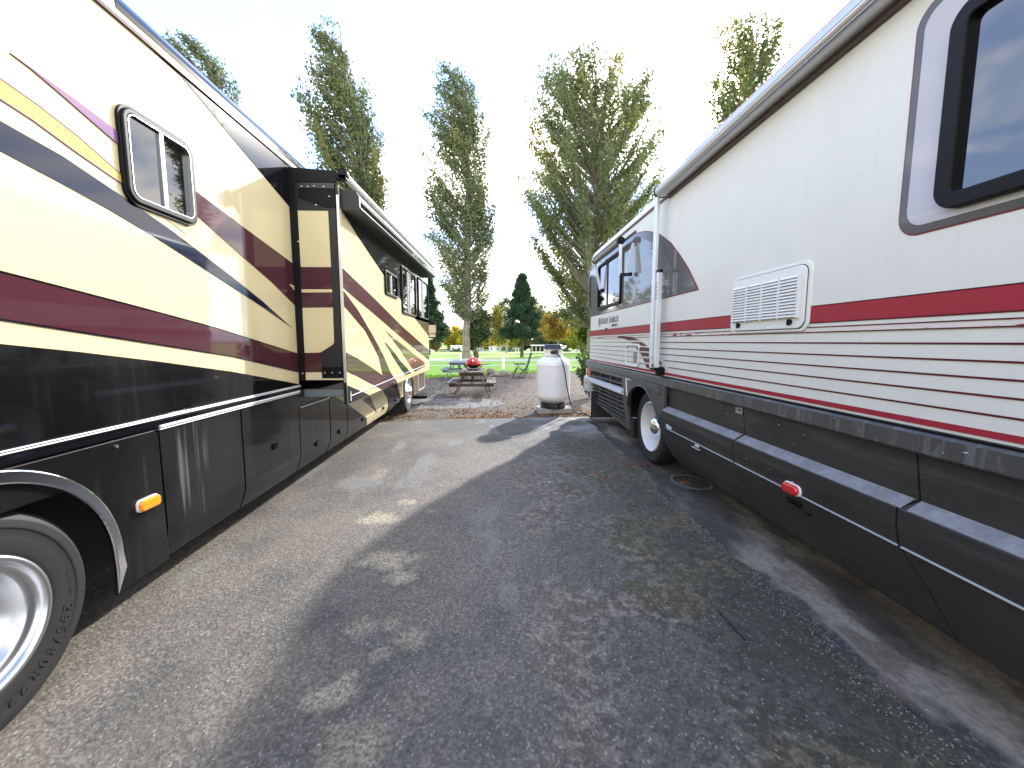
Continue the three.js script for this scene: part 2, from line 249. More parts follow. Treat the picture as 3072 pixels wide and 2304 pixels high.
{ // leaf litter and bark chips over the mulch, thick and orange along the asphalt edge
  const o = scatter('leaf_litter', chip, dull, 26000, 5, (r) => {
    const near = r() < 0.24; let x, z;
    if (near) { let g = 0; do { x = -4.5 + 9 * r(); z = asphEdge(x) - 0.02 - Math.pow(r(), 2.2) * 1.5; } while (g++ < 12 && fbm(x * 1.6 + 40, z * 2.6, 4) < 0.44 + 0.1 * r()); } else { z = -8.5 - 12.4 * Math.pow(r(), 1.3); x = (r() - 0.5) * (9 + 0.6 * -z); if (z < mulchFar(x) + 0.1) z = mulchFar(x) + 0.1; }
    const s = 0.025 + 0.055 * r(), k = 0.6 + 0.7 * r(), w = r(); let c = w < 0.5 ? [0.11, 0.075, 0.05] : w < 0.75 ? [0.27, 0.21, 0.13] : [0.19, 0.095, 0.04]; if (near && w > 0.35) c = w > 0.65 ? [0.36, 0.13, 0.04] : [0.44, 0.26, 0.08];
    return { pos: [x, -0.008, z], rot: [(r() - 0.5) * 0.7, r() * 6.3, (r() - 0.5) * 0.7], s: [s, s, s * (0.35 + 0.6 * r())], c: c.map((v) => v * k) };
  });
  o.userData = { kind: 'stuff', label: 'dry leaves and bark chips lying over the brown mulch', category: 'leaf litter' };
  const p = scatter('fallen_leaves', chip, dull, 420, 8, (r) => {
    let x, z, w = r(), c; const k = 0.6 + 0.7 * r();
    if (w < 0.3) { x = 1.92 + 0.17 * (r() + r() - 1) * 1.6; z = -5.12 + 0.3 * (r() + r() - 1); c = [0.2, 0.075, 0.035]; } else if (w < 0.52) { x = 2.2 + 0.2 * (r() + r() - 1); z = -4.5 + 0.25 * (r() + r() - 1); c = [0.2, 0.08, 0.035]; } else if (w < 0.6) { x = 1.3 + 0.09 * (r() - 0.5); z = -4.55 + 0.1 * (r() - 0.5); c = [0.22, 0.09, 0.04]; } else { x = -1.4 + 3.6 * r(); z = -8 + 6.8 * r(); c = [0.34, 0.29, 0.18]; }
    const s = (w < 0.6 ? 0.05 : 0.018) * (0.5 + 0.7 * r());
    return { pos: [x, 0.006, z], rot: [(r() - 0.5) * 0.6, r() * 6.3, (r() - 0.5) * 0.6], s: [s, s, s * 0.6], c: c.map((v) => v * k) };
  });
  p.userData = { kind: 'stuff', label: 'small dry brown leaves scattered on the asphalt and piled by the right wheel', category: 'leaves' };
  const st = new THREE.IcosahedronGeometry(0.5, 0);
  const gr = scatter('loose_gravel', st, mat(1, 1, 1, 0.85), 1300, 12, (r) => {
    const z = -4.2 + 3.4 * r(), x = 1.80 + edgeN(z + 70, 2.4, 0.22) + 0.11 * (r() + r() + r() - 1.5) + 0.05 * edgeN(z, 3, 2), s = 0.003 + 0.0075 * r() * r(), k = 0.09 + 0.2 * r();
    return { pos: [x, 0.004, z], rot: [r() * 6, r() * 6, r() * 6], s: [s * 1.3, s, s], c: [k, k, k * 0.97] };
  });
  gr.userData = { kind: 'stuff', label: 'loose pale gravel along the dark seam beside the right coach', category: 'gravel' };
  const blade = (() => { const g = new THREE.BufferGeometry(); g.setAttribute('position', new THREE.Float32BufferAttribute([-0.5, 0, 0, 0.5, 0, 0, 0.35, 1, 0.3, -0.2, 0, 0.4, 0.3, 0, -0.4, -0.5, 0.85, -0.1], 3)); g.setIndex([0, 1, 2, 3, 4, 5]); g.computeVertexNormals(); return g; })();
  const gg = scatter('grass', blade, dull, 9000, 21, (r) => {
    const x0 = -13 + 26 * r(), z = mulchFar(x0) + 0.3 - 1.8 * Math.pow(r(), 1.6), k = 0.6 + 0.7 * r(), d = r() < 0.15;
    return { pos: [x0 * (1 - (z + 20) * 0.02), -0.03, z], rot: [0, r() * 6.3, 0], s: [0.03 + 0.03 * r(), 0.03 + 0.06 * r(), 0.04], c: (d ? [0.34, 0.3, 0.1] : [0.2, 0.38, 0.04]).map((v) => v * k) };
  });
  gg.userData = { kind: 'stuff', label: 'short bright green grass along the edge of the lawn', category: 'grass' };
}
// ---------------------------------------------------------------- shared vehicle materials and parts
const font = await new FontLoader().loadAsync('fonts/droid/droid_sans_bold.typeface.json');
const serif = await new FontLoader().loadAsync('fonts/droid/droid_serif_regular.typeface.json');
const M = {
  tan: paint(0.62, 0.53, 0.32, 0.4, 0.75), yellow: paint(0.58, 0.43, 0.08, 0.4, 0.75), maroon: paint(0.062, 0.017, 0.024, 0.3, 0.75), mauve: paint(0.17, 0.07, 0.17, 0.4, 0.75),
  black: paint(0.006, 0.006, 0.009, 0.12, 0.6), navy: paint(0.006, 0.011, 0.03, 0.2, 0.6), brown: paint(0.14, 0.095, 0.055, 0.3),
  satin: mat(0.006, 0.006, 0.008, 0.5), rubber: mat(0.014, 0.014, 0.015, 0.62), dark: mat(0.03, 0.03, 0.029, 0.9), gasket: new THREE.MeshPhysicalMaterial({ color: lin(0.005, 0.005, 0.006), roughness: 0.5, specularIntensity: 0.35 }),
  chrome: mat(0.85, 0.85, 0.87, 0.12, { metalness: 1 }), alu: mat(0.62, 0.63, 0.66, 0.32, { metalness: 1 }), whiteTrim: mat(0.72, 0.72, 0.72, 0.3),
  galv: mat(0.22, 0.25, 0.28, 0.5, { metalness: 0.6 }), glass: new THREE.MeshPhysicalMaterial({ color: lin(0.004, 0.005, 0.007), roughness: 0.015, ior: 2.1, specularIntensity: 1 }),
  glassClear: new THREE.MeshPhysicalMaterial({ color: lin(0.003, 0.004, 0.004), roughness: 0.02, ior: 1.8 }),
  amber: new THREE.MeshPhysicalMaterial({ color: lin(0.85, 0.28, 0.01), roughness: 0.18, clearcoat: 1 }), redLens: new THREE.MeshPhysicalMaterial({ color: lin(0.55, 0.01, 0.012), roughness: 0.15, clearcoat: 1 }),
};
{ // dusty black gel coat: rain streaks and settled road dust
  const streaks = (amt, seed) => tex(1024, 512, (u, v, c) => {
    const z = u * 4, y = v * 2, s = fbm(z * 26 + seed, y * 1.3, 3), s2 = fbm(z * 90 + seed, y * 3, 2), n = fbm(z * 3 + seed, y * 3, 4), f = vn(z * 160, y * 160);
    const k = 0.004 + amt * sm(0.55, 0.8, s) * (0.3 + 0.7 * s2) * sm(0.25, 0.6, n) + 0.004 * sm(0.45, 0.7, n) * (0.5 + f); c[0] = k; c[1] = k; c[2] = k * 1.06;
  });
  const mk = (t) => { t.repeat.set(0.25, 0.5); t.wrapS = t.wrapT = THREE.RepeatWrapping; return t; };
  M.skirt = new THREE.MeshPhysicalMaterial({ map: mk(streaks(0.02, 3)), roughness: 0.4, clearcoat: 0.5, clearcoatRoughness: 0.08, specularIntensity: 0.2 });
  M.skirtDusty = new THREE.MeshPhysicalMaterial({ map: mk(streaks(0.11, 50)), roughness: 0.5, clearcoat: 0.4, clearcoatRoughness: 0.1, specularIntensity: 0.2 });
  M.blackBand = new THREE.MeshPhysicalMaterial({ map: mk(streaks(0.006, 21)), roughness: 0.35, clearcoat: 0.7, clearcoatRoughness: 0.05, specularIntensity: 0.1 });
  const tyre = tex(512, 512, (u, v, c) => { const n = fbm(u * 12, v * 12, 4), f = vn(u * 200, v * 200), k = 0.006 + 0.007 * n + 0.002 * f; c[0] = k * 1.03; c[1] = k; c[2] = k * 0.98; });
  tyre.repeat.set(3, 1); M.tyre = new THREE.MeshStandardMaterial({ map: tyre, roughness: 0.7 });
}
function ring(outer, hole) { const s = outer; s.holes.push(hole); return s; }
// sliding coach window on plane x = X: frame, panes, divider
function coachWindow(parent, X, dir, z0, z1, y0, y1, r, fw, frameM, glassM, divs, proud = 0.03) {
  const w = part(parent, 'window', sheetX(ring(rrect(z0, z1, y0, y1, r), rrect(z0 + fw, z1 - fw, y0 + fw, y1 - fw, Math.max(0.01, r - fw))), X, dir, proud, 0.008), frameM);
  const ed = [z0 + fw * 0.8, ...divs, z1 - fw * 0.8];
  for (let i = 0; i < ed.length - 1; i++) part(w, 'glass_pane', sheetX(rrect(ed[i] + 0.004, ed[i + 1] - 0.004, y0 + fw * 0.8, y1 - fw * 0.8, 0.02), X, dir, 0.006 + 0.006 * (i % 2)), glassM);
  return w;
}
function makeWheel(parent, x, y, z, dir, R, tyreProfile, rimProfile, rimM, label) {
  const w = part(parent, 'wheel', axle(lathe(tyreProfile, 72), dir).translate(x, y, z), M.tyre);
  part(w, 'rim', axle(lathe(rimProfile, 64), dir).translate(x, y, z), rimM);
  return w;
}
const tyreProf = (R, r) => [[r - 0.02, -0.06], [r, -0.012], [r + 0.012, -0.003], [r + 0.03, 0], [r + 0.075, 0.004], [r + 0.078, 0.001], [R - 0.075, 0.004], [R - 0.07, 0.009], [R - 0.045, 0.003], [R - 0.04, 0.006], [R - 0.018, -0.012], [R - 0.006, -0.03], [R - 0.001, -0.05], [R, -0.075], [R - 0.012, -0.078], [R - 0.012, -0.088], [R, -0.091], [R, -0.14], [R - 0.012, -0.143], [R - 0.012, -0.153], [R, -0.156], [R, -0.21], [R - 0.012, -0.213], [R - 0.012, -0.223], [R, -0.226], [R - 0.008, -0.26], [R - 0.05, -0.29], [r, -0.29]];
function arcText(str, R, depth, size, a0, f = font) { // raised characters round a tyre wall, axis +y, reading outwards
  const out = []; let a = a0;
  for (const ch of str) {
    const g = new TextGeometry(ch, { font: f, size, depth, curveSegments: 2, bevelEnabled: false }); g.computeBoundingBox(); const w = g.boundingBox.max.x || size * 0.35;
    g.translate(-w / 2, -size / 2, 0).rotateX(-Math.PI / 2).rotateY(-Math.PI / 2).translate(0, 0, 0);
    const m = new THREE.Matrix4().makeRotationY(a); g.rotateY(Math.PI / 2); g.translate(0, 0, -R); g.applyMatrix4(m); if (ch !== ' ') out.push(g); a -= (w + size * 0.28) / R;
  }
  return merge(out);
}

// ---------------------------------------------------------------- left motorhome
const A = thing('motorhome', 'cream motorhome with maroon swooshes, black skirt and its slide-out extended', 'motorhome', [-3.25, 0, -5]);
{
  const X = -2.0, T = 0.003;
  part(A, 'body', coach(-4.5, X, -11.75, 1.6, 0.95, 3.53, 0.15, 0.12), M.tan);
  part(A, 'underbody', box(-4.4, -2.2, 0.34, 1.15, -11.4, 1.4), M.dark);
  part(A, 'roof_corner', (() => { const p = []; for (let i = 0; i <= 8; i++) { const a = i / 8 * Math.PI / 2; p.push([-2.15 + 0.153 * Math.cos(a), 3.38 + 0.153 * Math.sin(a)]); } for (let i = 8; i >= 0; i--) { const a = i / 8 * Math.PI / 2; p.push([-2.15 + 0.145 * Math.cos(a), 3.38 + 0.145 * Math.sin(a)]); } return sweepZ(p, -11.5, -2.42); })(), M.black);
  part(A, 'gutter_rail', box(-2.0, -1.986, 3.318, 3.338, -11.6, 1.4, 0.004), M.maroon);
  part(A, 'gutter_trim', box(-2.002, -1.99, 3.342, 3.356, -11.6, 1.4, 0.003), M.whiteTrim);
  // painted swooshes
  const sw = (n, pts, m, l = 1, off = 0) => part(A, n, sheetX(pts, X + 0.0005 + off, 1, T * l), m);
  sw('swoosh', [[-1.885, 2.805], [-1.992, 2.79], [-2.154, 2.766], [-2.361, 2.726], [-2.9, 2.624], [-3.382, 2.533], [-3.968, 2.43], [-4.2, 2.386], [-4.2, 1.975], [-3.781, 2.15], [-3.365, 2.294], [-2.884, 2.468], [-2.358, 2.663], [-2.222, 2.706], [-2.083, 2.753], [-1.962, 2.791]], M.maroon, 1).userData.label = 'maroon swoosh tapering back to a thin mauve point';
  sw('swoosh', [[-1.885, 2.806], [-1.992, 2.791], [-2.154, 2.767], [-2.42, 2.716], [-2.42, 2.640], [-2.222, 2.705], [-2.083, 2.752], [-1.962, 2.79]], M.mauve, 2);
  sw('swoosh', [[-4.083, 2.179], [-4.188, 2.171], [-4.183, 2.125]], M.tan, 2);
  sw('swoosh', [[-1.4, 2.755], [-1.84, 2.677], [-1.976, 2.648], [-2.135, 2.599], [-2.35, 2.511], [-2.789, 2.311], [-2.35, 2.467], [-2.127, 2.522], [-1.939, 2.578], [-1.832, 2.599], [-1.4, 2.66]], M.yellow, 1).userData.label = 'yellow swoosh';
  const rim2 = (pts, w, m, n) => part(A, n, merge(pts.slice(0, -1).map((p, i) => bar([X + T, p[1], p[0]], [X + T, pts[i + 1][1], pts[i + 1][0]], 0.004, w))), m);
  rim2([[-1.4, 2.757], [-1.84, 2.679], [-1.976, 2.65], [-2.135, 2.601], [-2.37, 2.503]], 0.006, M.mauve, 'pinstripe');
  rim2([[-2.37, 2.459], [-2.127, 2.520], [-1.939, 2.576], [-1.832, 2.597], [-1.4, 2.658]], 0.006, M.mauve, 'pinstripe');
  sw('swoosh', [[-1.3, 2.55], [-1.822, 2.509], [-2.053, 2.475], [-2.383, 2.387], [-2.659, 2.308], [-2.938, 2.212], [-3.222, 2.112], [-3.615, 1.965], [-4.095, 1.756], [-3.609, 1.917], [-3.212, 2.035], [-2.761, 2.168], [-2.537, 2.233], [-2.259, 2.302], [-2.039, 2.347], [-1.809, 2.388], [-1.3, 2.46]], M.navy).userData.label = 'long navy swoosh';
  sw('swoosh', [[-1.3, 1.955], [-1.756, 1.9], [-1.986, 1.868], [-2.387, 1.81], [-3.009, 1.715], [-4.174, 1.496], [-4.174, 1.315], [-3.155, 1.509], [-2.468, 1.606], [-2.034, 1.668], [-1.735, 1.71], [-1.3, 1.77]], M.maroon).userData.label = 'broad maroon band above the black';
  rim2([[-1.3, 1.957], [-1.756, 1.902], [-1.986, 1.87], [-2.387, 1.812], [-3.009, 1.717], [-4.174, 1.498]], 0.008, M.black, 'pinstripe');
  rim2([[-4.174, 1.316], [-3.155, 1.51], [-2.468, 1.607], [-2.034, 1.668], [-1.735, 1.71], [-1.3, 1.77]], 0.008, M.black, 'pinstripe');
  part(A, 'lower_panel', sheetX([[1.4, 1.95], [-1.2, 1.67], [-1.724, 1.611], [-2.023, 1.572], [-2.456, 1.507], [-3.142, 1.394], [-4.174, 1.19], [-4.174, 0.93], [1.4, 0.93]], X + 0.0005, 1, T), M.blackBand);
  sw('swoosh', [[-2.6, 3.318], [-2.868, 3.305], [-3.026, 3.26], [-3.254, 3.19], [-3.694, 3.066], [-4.2, 2.924], [-4.2, 3.318]], M.black).userData.label = 'black wedge under the gutter';
  part(A, 'lower_panel', sheetX([[-4.18, 0.93], [-4.18, 1.235], [-11.6, 1.235], [-11.6, 0.93]], X + 0.0005, 1, T), M.black);  // black backing behind the doors, also painted in for shade under the slide-out
  // belt trim
  part(A, 'belt_trim', merge([box(-2.0, -1.978, 1.155, 1.187, -4.16, 1.4, 0.006), box(-2.0, -1.985, 1.12, 1.155, -4.16, 1.4)]), M.black);
  part(A, 'belt_trim', merge([box(-1.99, -1.972, 1.166, 1.173, -4.16, 1.4, 0.003), box(-1.99, -1.972, 1.177, 1.184, -4.16, 1.4, 0.003)]), M.whiteTrim);
  part(A, 'belt_trim', merge([box(-1.995, -1.974, 1.112, 1.128, -4.15, -2.43, 0.004), box(-1.995, -1.979, 1.1, 1.106, -4.15, -2.43, 0.002)]), M.whiteTrim);
  part(A, 'belt_trim', merge([box(-1.995, -1.98, 0.945, 0.962, -4.88, -4.16, 0.004)]), M.alu);
  // side window
  coachWindow(A, X, 1, -2.872, -2.362, 2.385, 2.885, 0.075, 0.032, M.gasket, M.glassClear, [-2.615]);
  const wn = A.children[A.children.length - 1];
  part(wn, 'gasket', sheetX(ring(rrect(-2.885, -2.349, 2.372, 2.898, 0.085), rrect(-2.868, -2.366, 2.389, 2.881, 0.07)), X, 1, 0.018), M.gasket);
  part(wn, 'inner_trim', sheetX(ring(rrect(-2.842, -2.392, 2.415, 2.855, 0.05), rrect(-2.838, -2.396, 2.419, 2.851, 0.048)), X, 1, 0.032), M.alu);
  part(wn, 'divider', box(-2, -1.974, 2.41, 2.86, -2.635, -2.607, 0.004), M.alu);
  // skirt: one panel per compartment door
  const rows = (z0, z1, top = 1.105) => [[X + 0.01, top, z0, z1], [X + 0.01, 0.52, z0, z1], [X + 0.004, 0.44, z0, z1], [X - 0.02, 0.36, z0, z1], [X - 0.045, 0.3, z0, z1], [X - 0.075, 0.275, z0, z1]];
  const pn = (z0, z1, m, top) => part(A, 'compartment_door', loft(rows(z0 - 0.004, z1 + 0.004, top), 0.025, 1).translate(0, 0, 0), m);
  const latch = (d, z, y) => { part(d, 'latch', merge([box(X + 0.011, X + 0.022, y - 0.026, y + 0.026, z - 0.042, z + 0.042, 0.004), box(X + 0.016, X + 0.028, y - 0.006, y + 0.016, z - 0.034, z + 0.034, 0.005)]), M.gasket); };
  pn(-2.43, -3.195, M.skirtDusty);
  latch(pn(-3.205, -4.12, M.skirt), -3.65, 0.68);
  latch(pn(-4.13, -4.87, M.skirt, 0.94), -4.5, 0.485);
  latch(pn(-4.885, -5.44, M.skirt, 0.94), -5.16, 0.475);
  latch(pn(-5.455, -6.68, M.skirt, 0.96), -6.08, 0.46);
  latch(pn(-6.695, -7.53, M.tan, 0.96), -7.17, 0.45);
  latch(pn(-7.545, -8.72, M.black, 0.96), -8.12, 0.45);
  // painted tan sweep over the forward doors (laid on the curved doors' upright part)
  sw('swoosh', [[-5.0, 0.958], [-5.453, 0.789], [-5.973, 0.56], [-6.25, 0.44], [-6.68, 0.44], [-6.68, 0.958]], M.tan, 1, 0.01).userData.label = 'tan sweep across the forward compartment doors';
  part(A, 'swoosh', loft([[X + 0.0075, 0.445, -6.68, -6.24], [X - 0.0165, 0.36, -6.68, -6.34], [X - 0.0415, 0.3, -6.68, -6.40], [X - 0.0715, 0.275, -6.68, -6.42]], 0.003, 1), M.tan);
  sw('swoosh', [[-6.078, 0.753], [-6.429, 0.768], [-6.777, 0.44], [-6.5, 0.56]], M.maroon, 2, 0.01);
  sw('swoosh', [[-7.5, 0.958], [-7.202, 0.745], [-7.426, 0.617], [-7.54, 0.45], [-7.54, 0.958]], M.black, 2, 0.01);
  sw('swoosh', [[-8.0, 0.958], [-8.3, 0.7], [-8.5, 0.45], [-8.72, 0.45], [-8.72, 0.958]], M.tan, 2, 0.01);
  // rear quarter panel with wheel arch
  const quarter = new THREE.Shape(); quarter.moveTo(1.4, 1.105); quarter.lineTo(-2.426, 1.105); quarter.lineTo(-2.426, 0.3); quarter.lineTo(-2.09, 0.3);
  quarter.lineTo(-2.118, 0.42); quarter.absellipse(-1.53, 0.5, 0.59, 0.6, Math.PI, 0, true); quarter.lineTo(-0.95, 0.3); quarter.lineTo(1.4, 0.3);
  part(A, 'quarter_panel', sheetX(quarter, X - 0.017, 1, 0.025, 0.004), M.skirt);
  const arch = new THREE.Shape(); arch.moveTo(-2.075, 0.3); arch.lineTo(-2.14, 0.42); arch.absellipse(-1.53, 0.5, 0.6, 0.622, Math.PI, 0, true); arch.lineTo(-0.99, 0.3); arch.lineTo(-0.985, 0.42); arch.absellipse(-1.53, 0.5, 0.552, 0.562, 0, Math.PI, false); arch.lineTo(-2.085, 0.42);
  part(A, 'wheel_arch_trim', sheetX(arch, X + 0.002, 1, 0.022, 0.008), M.chrome);
  part(A, 'wheel_well', sheetX((() => { const s = new THREE.Shape(); s.absellipse(-1.53, 0.5, 0.62, 0.63, 0, Math.PI); s.lineTo(-2.15, 0.3); s.lineTo(-0.91, 0.3); return s; })(), -2.42, 1, 0.04), M.dark);
  part(A, 'marker_light', sheetX(rrect(-2.375, -2.24, 0.672, 0.735, 0.022), X + 0.008, 1, 0.03, 0.01), M.amber);
  part(A, 'marker_light', sheetX(rrect(-2.379, -2.236, 0.668, 0.739, 0.024), X + 0.008, 1, 0.012, 0.003), M.whiteTrim);
  part(A, 'rivet', sheetX(rrect(-2.165, -2.15, 1.065, 1.08, 0.005), X + 0.008, 1, 0.008), M.alu);
  // rear wheel
  const R = 0.482, r = 0.292, wz = -1.52;
  const rw = makeWheel(A, -2.03, R, wz, 1, R, tyreProf(R, r), [[r + 0.012, -0.012], [r + 0.008, 0.004], [r - 0.004, 0.009], [r - 0.014, 0.004], [r - 0.02, -0.014], [r - 0.026, -0.03], [r - 0.04, -0.036], [r - 0.048, -0.034], [r - 0.058, -0.045], [r - 0.068, -0.075], [0.19, -0.135], [0.16, -0.15], [0.13, -0.152], [0.11, -0.14], [0.1, -0.09], [0.085, -0.075], [0.02, -0.07], [0, -0.07]], M.alu);
  part(rw, 'lettering', axle(arcText('295/80R22.5', R - 0.105, 0.004, 0.046, -Math.PI / 2 + 0.52 + 0.75), 1).translate(-2.029, R, wz), M.tyre);
  part(rw, 'lettering', axle(arcText('TUBELESS', R - 0.105, 0.003, 0.016, -Math.PI / 2 + 0.98 + 0.75), 1).translate(-2.029, R, wz), M.tyre);
  // front wheel, flap, front corner panel, step, mirror
  const fz = -9.32, fw = makeWheel(A, -2.0, R, fz, 1, R, tyreProf(R, r), [[r + 0.012, -0.012], [r, 0.006], [r - 0.02, 0.004], [r - 0.04, -0.03], [0.2, -0.02], [0.17, 0.01], [0.12, 0.03], [0.1, 0.07], [0.05, 0.085], [0, 0.088]], M.chrome);
  for (let k = 0; k < 10; k++) { const a = k / 10 * 2 * Math.PI; part(fw, 'lug_nut', rod([-2.0, R + 0.15 * Math.sin(a), fz + 0.15 * Math.cos(a)], [-1.945, R + 0.15 * Math.sin(a), fz + 0.15 * Math.cos(a)], 0.017, 8), M.chrome); }
  part(A, 'mud_flap', box(-2.35, -1.99, 0.07, 0.55, -8.73, -8.72), M.rubber);
  const fs = new THREE.Shape(); fs.moveTo(-8.73, 0.96); fs.lineTo(-8.73, 0.62); fs.absellipse(-9.32, 0.48, 0.56, 0.55, 0.25, Math.PI - 0.1, false); fs.lineTo(-9.9, 0.3); fs.lineTo(-11.6, 0.3); fs.lineTo(-11.6, 1.12); fs.lineTo(-8.73, 1.12);
  part(A, 'front_quarter_panel', sheetX(fs, X - 0.022, 1, 0.03, 0.004), M.brown);
  const dr = part(A, 'fuel_door', sheetX(rrect(-11.35, -10.45, 0.36, 0.9, 0.04), X + 0.008, 1, 0.012, 0.004), M.brown);
  part(dr, 'edge_trim', sheetX(ring(rrect(-11.36, -10.44, 0.35, 0.91, 0.05), rrect(-11.34, -10.46, 0.37, 0.89, 0.04)), X + 0.008, 1, 0.018), M.whiteTrim);
  part(A, 'entry_handle', merge([box(X, X + 0.04, 0.94, 1.06, -10.6, -10.52, 0.01), box(X, X + 0.03, 0.92, 1.08, -10.9, -10.5, 0.01)]), M.gasket);
  part(A, 'entry_step', merge([box(-2.15, -1.72, 0.215, 0.245, -10.95, -10.25, 0.008), box(-2.25, -1.75, 0.17, 0.215, -10.9, -10.86), box(-2.25, -1.75, 0.17, 0.215, -10.34, -10.3)]), M.gasket);
  const mi = part(A, 'mirror', sheetZ(rrect(-1.93, -1.7, 1.72, 2.19, 0.09), -11.98, 0.1), M.gasket);
  part(mi, 'mirror_glass', sheetZ(rrect(-1.915, -1.715, 1.86, 2.1, 0.02), -11.878, 0.006), M.chrome);
  part(mi, 'mirror_glass', sheetZ(rrect(-1.905, -1.725, 1.75, 1.84, 0.02), -11.878, 0.006), M.chrome);
  part(mi, 'mirror_arm', bar([-1.82, 1.72, -11.94], [-2.1, 1.62, -11.72], 0.05, 0.04), M.whiteTrim);

  // slide-out room
  const S = -1.53, Z = -4.19, ZE = -9.47;
  const sl = part(A, 'slide_out', merge([box(-2.15, S - 0.03, 1.225, 3.17, ZE, Z), box(S - 0.03, S, 0.97, 3.16, ZE, Z, 0.008)]), M.satin);
  part(sl, 'side_panel', box(S - 0.004, S + 0.004, 0.972, 3.15, ZE + 0.02, Z - 0.018, 0.003), M.tan);
  const face = (n, pts, m, t = 0.006) => part(sl, n, sheetZ(pts, Z, t), m);
  face('end_panel', [[-1.922, 2.895], [-1.632, 2.895], [-1.628, 2.357], [-1.922, 2.357]], M.tan);
  face('end_panel', [[-1.922, 2.354], [-1.628, 2.354], [-1.628, 2.143], [-1.926, 2.143]], M.maroon);
  face('end_panel', [[-1.926, 2.14], [-1.628, 2.14], [-1.628, 2.112], [-1.926, 2.108]], M.tan);
  face('end_panel', [[-1.926, 2.105], [-1.628, 2.11], [-1.628, 1.965], [-1.927, 1.96]], M.maroon);
  face('end_panel', [[-1.927, 1.957], [-1.628, 1.962], [-1.632, 1.615], [-1.638, 1.6], [-1.65, 1.586], [-1.758, 1.519], [-1.775, 1.511], [-1.929, 1.506]], M.tan);
  face('end_panel', [[-1.929, 1.503], [-1.77, 1.508], [-1.766, 1.313], [-1.93, 1.311]], M.maroon);
  face('end_panel', [[-1.93, 1.308], [-1.766, 1.31], [-1.766, 1.248], [-1.554, 1.248], [-1.554, 1.229], [-1.93, 1.231]], M.tan);
  part(sl, 'corner_bracket', merge([sheetZ([[-1.764, 1.362], [-1.55, 1.362], [-1.55, 1.25], [-1.764, 1.25]], Z, 0.012), box(-1.764, -1.55, 1.355, 1.362, Z, Z + 0.02)]), M.gasket);
  part(sl, 'gusset_plate', sheetZ([[-1.905, 3.02], [-1.905, 3.1], [-1.56, 3.1], [-1.56, 2.93], [-1.65, 2.93]], Z, 0.009), M.gasket);
  part(sl, 'top_plate', sheetZ([[-1.9, 3.105], [-1.9, 3.155], [-1.56, 3.155], [-1.56, 3.105]], Z, 0.014), mat(0.02, 0.022, 0.03, 0.35));
  for (const [x, y] of [[-1.735, 1.305], [-1.66, 1.305], [-1.585, 1.305], [-1.955, 1.3], [-1.87, 3.12], [-1.81, 3.12], [-1.75, 3.125], [-1.66, 3.12], [-1.61, 3.03], [-1.74, 2.95], [-1.93, 2.6]]) part(sl, 'screw', rod([x, y, Z], [x, y, Z + 0.017], 0.006, 8), M.whiteTrim);
  part(sl, 'edge_trim', box(S - 0.018, S + 0.006, 1.2, 3.05, Z - 0.004, Z + 0.004), M.alu);
  part(sl, 'seal', box(-2.0, -1.93, 1.23, 3.29, Z - 0.02, Z + 0.012, 0.006), M.gasket);
  part(sl, 'bottom_flange', box(S - 0.012, S + 0.001, 0.972, 1.2, Z - 0.02, Z + 0.006), M.gasket);
  part(sl, 'slide_rail', box(-2.3, -1.552, 1.043, 1.123, Z - 0.14, Z - 0.09, 0.006), M.galv);
  const ss = (pts, m, l = 1, name = 'swoosh') => part(sl, name, sheetX(pts, S + 0.0042, 1, 0.003 * l), m);
  ss([[-4.212, 2.353], [-5.191, 2.177], [-6.799, 1.862], [-9.44, 1.42], [-9.44, 1.185], [-6.775, 1.67], [-5.167, 1.98], [-4.418, 2.117], [-4.212, 2.159]], M.maroon);
  ss([[-4.212, 2.13], [-4.286, 2.102], [-4.613, 1.974], [-5.133, 1.7], [-5.578, 1.442], [-5.93, 1.18], [-6.325, 0.975], [-5.7, 0.975], [-5.526, 1.168], [-5.362, 1.429], [-4.847, 1.748], [-4.331, 1.937], [-4.212, 1.978]], M.maroon);
  ss([[-4.212, 1.51], [-4.549, 1.433], [-5.084, 1.289], [-5.525, 1.163], [-5.93, 1.068], [-6.24, 1.039], [-6.325, 0.98], [-5.48, 0.98], [-5.061, 1.093], [-4.526, 1.242], [-4.212, 1.318]], M.maroon, 2);
  ss([[-4.212, 1.169], [-4.722, 1.031], [-4.9, 0.98], [-4.212, 0.98]], M.black, 2);
  ss([[-5.77, 1.767], [-6.27, 1.661], [-7.341, 1.452], [-8.778, 1.176], [-8.9, 1.09], [-7.7, 1.05], [-6.495, 1.519]], M.brown, 1);
  ss([[-5.692, 1.61], [-6.027, 1.516], [-6.521, 1.327], [-7.349, 1.06], [-6.9, 1.06], [-6.32, 1.301]], M.black, 2);
  ss([[-7.9, 2.059], [-9.348, 1.766], [-9.44, 1.74], [-9.44, 2.13], [-8.0, 2.13]], M.brown, 1);
  ss([[-4.212, 2.933], [-4.318, 2.905], [-4.711, 2.79], [-5.75, 2.53], [-6.4, 2.37], [-6.45, 3.14], [-4.212, 3.14]], M.black, 1, 'upper_panel');
  ss([[-6.45, 3.14], [-6.4, 2.37], [-6.8, 2.28], [-7.9, 2.05], [-9.44, 2.05], [-9.44, 3.14]], M.black, 1, 'upper_panel');
  part(sl, 'belt_trim', sweepZ([[S, 1.045], [S, 1.058], [S + 0.014, 1.056], [S + 0.014, 1.047]], -4.28, -9.45, 0.07), M.whiteTrim);
  part(sl, 'belt_trim', box(S, S + 0.012, 1.0, 1.1, -4.29, -4.275), M.whiteTrim);
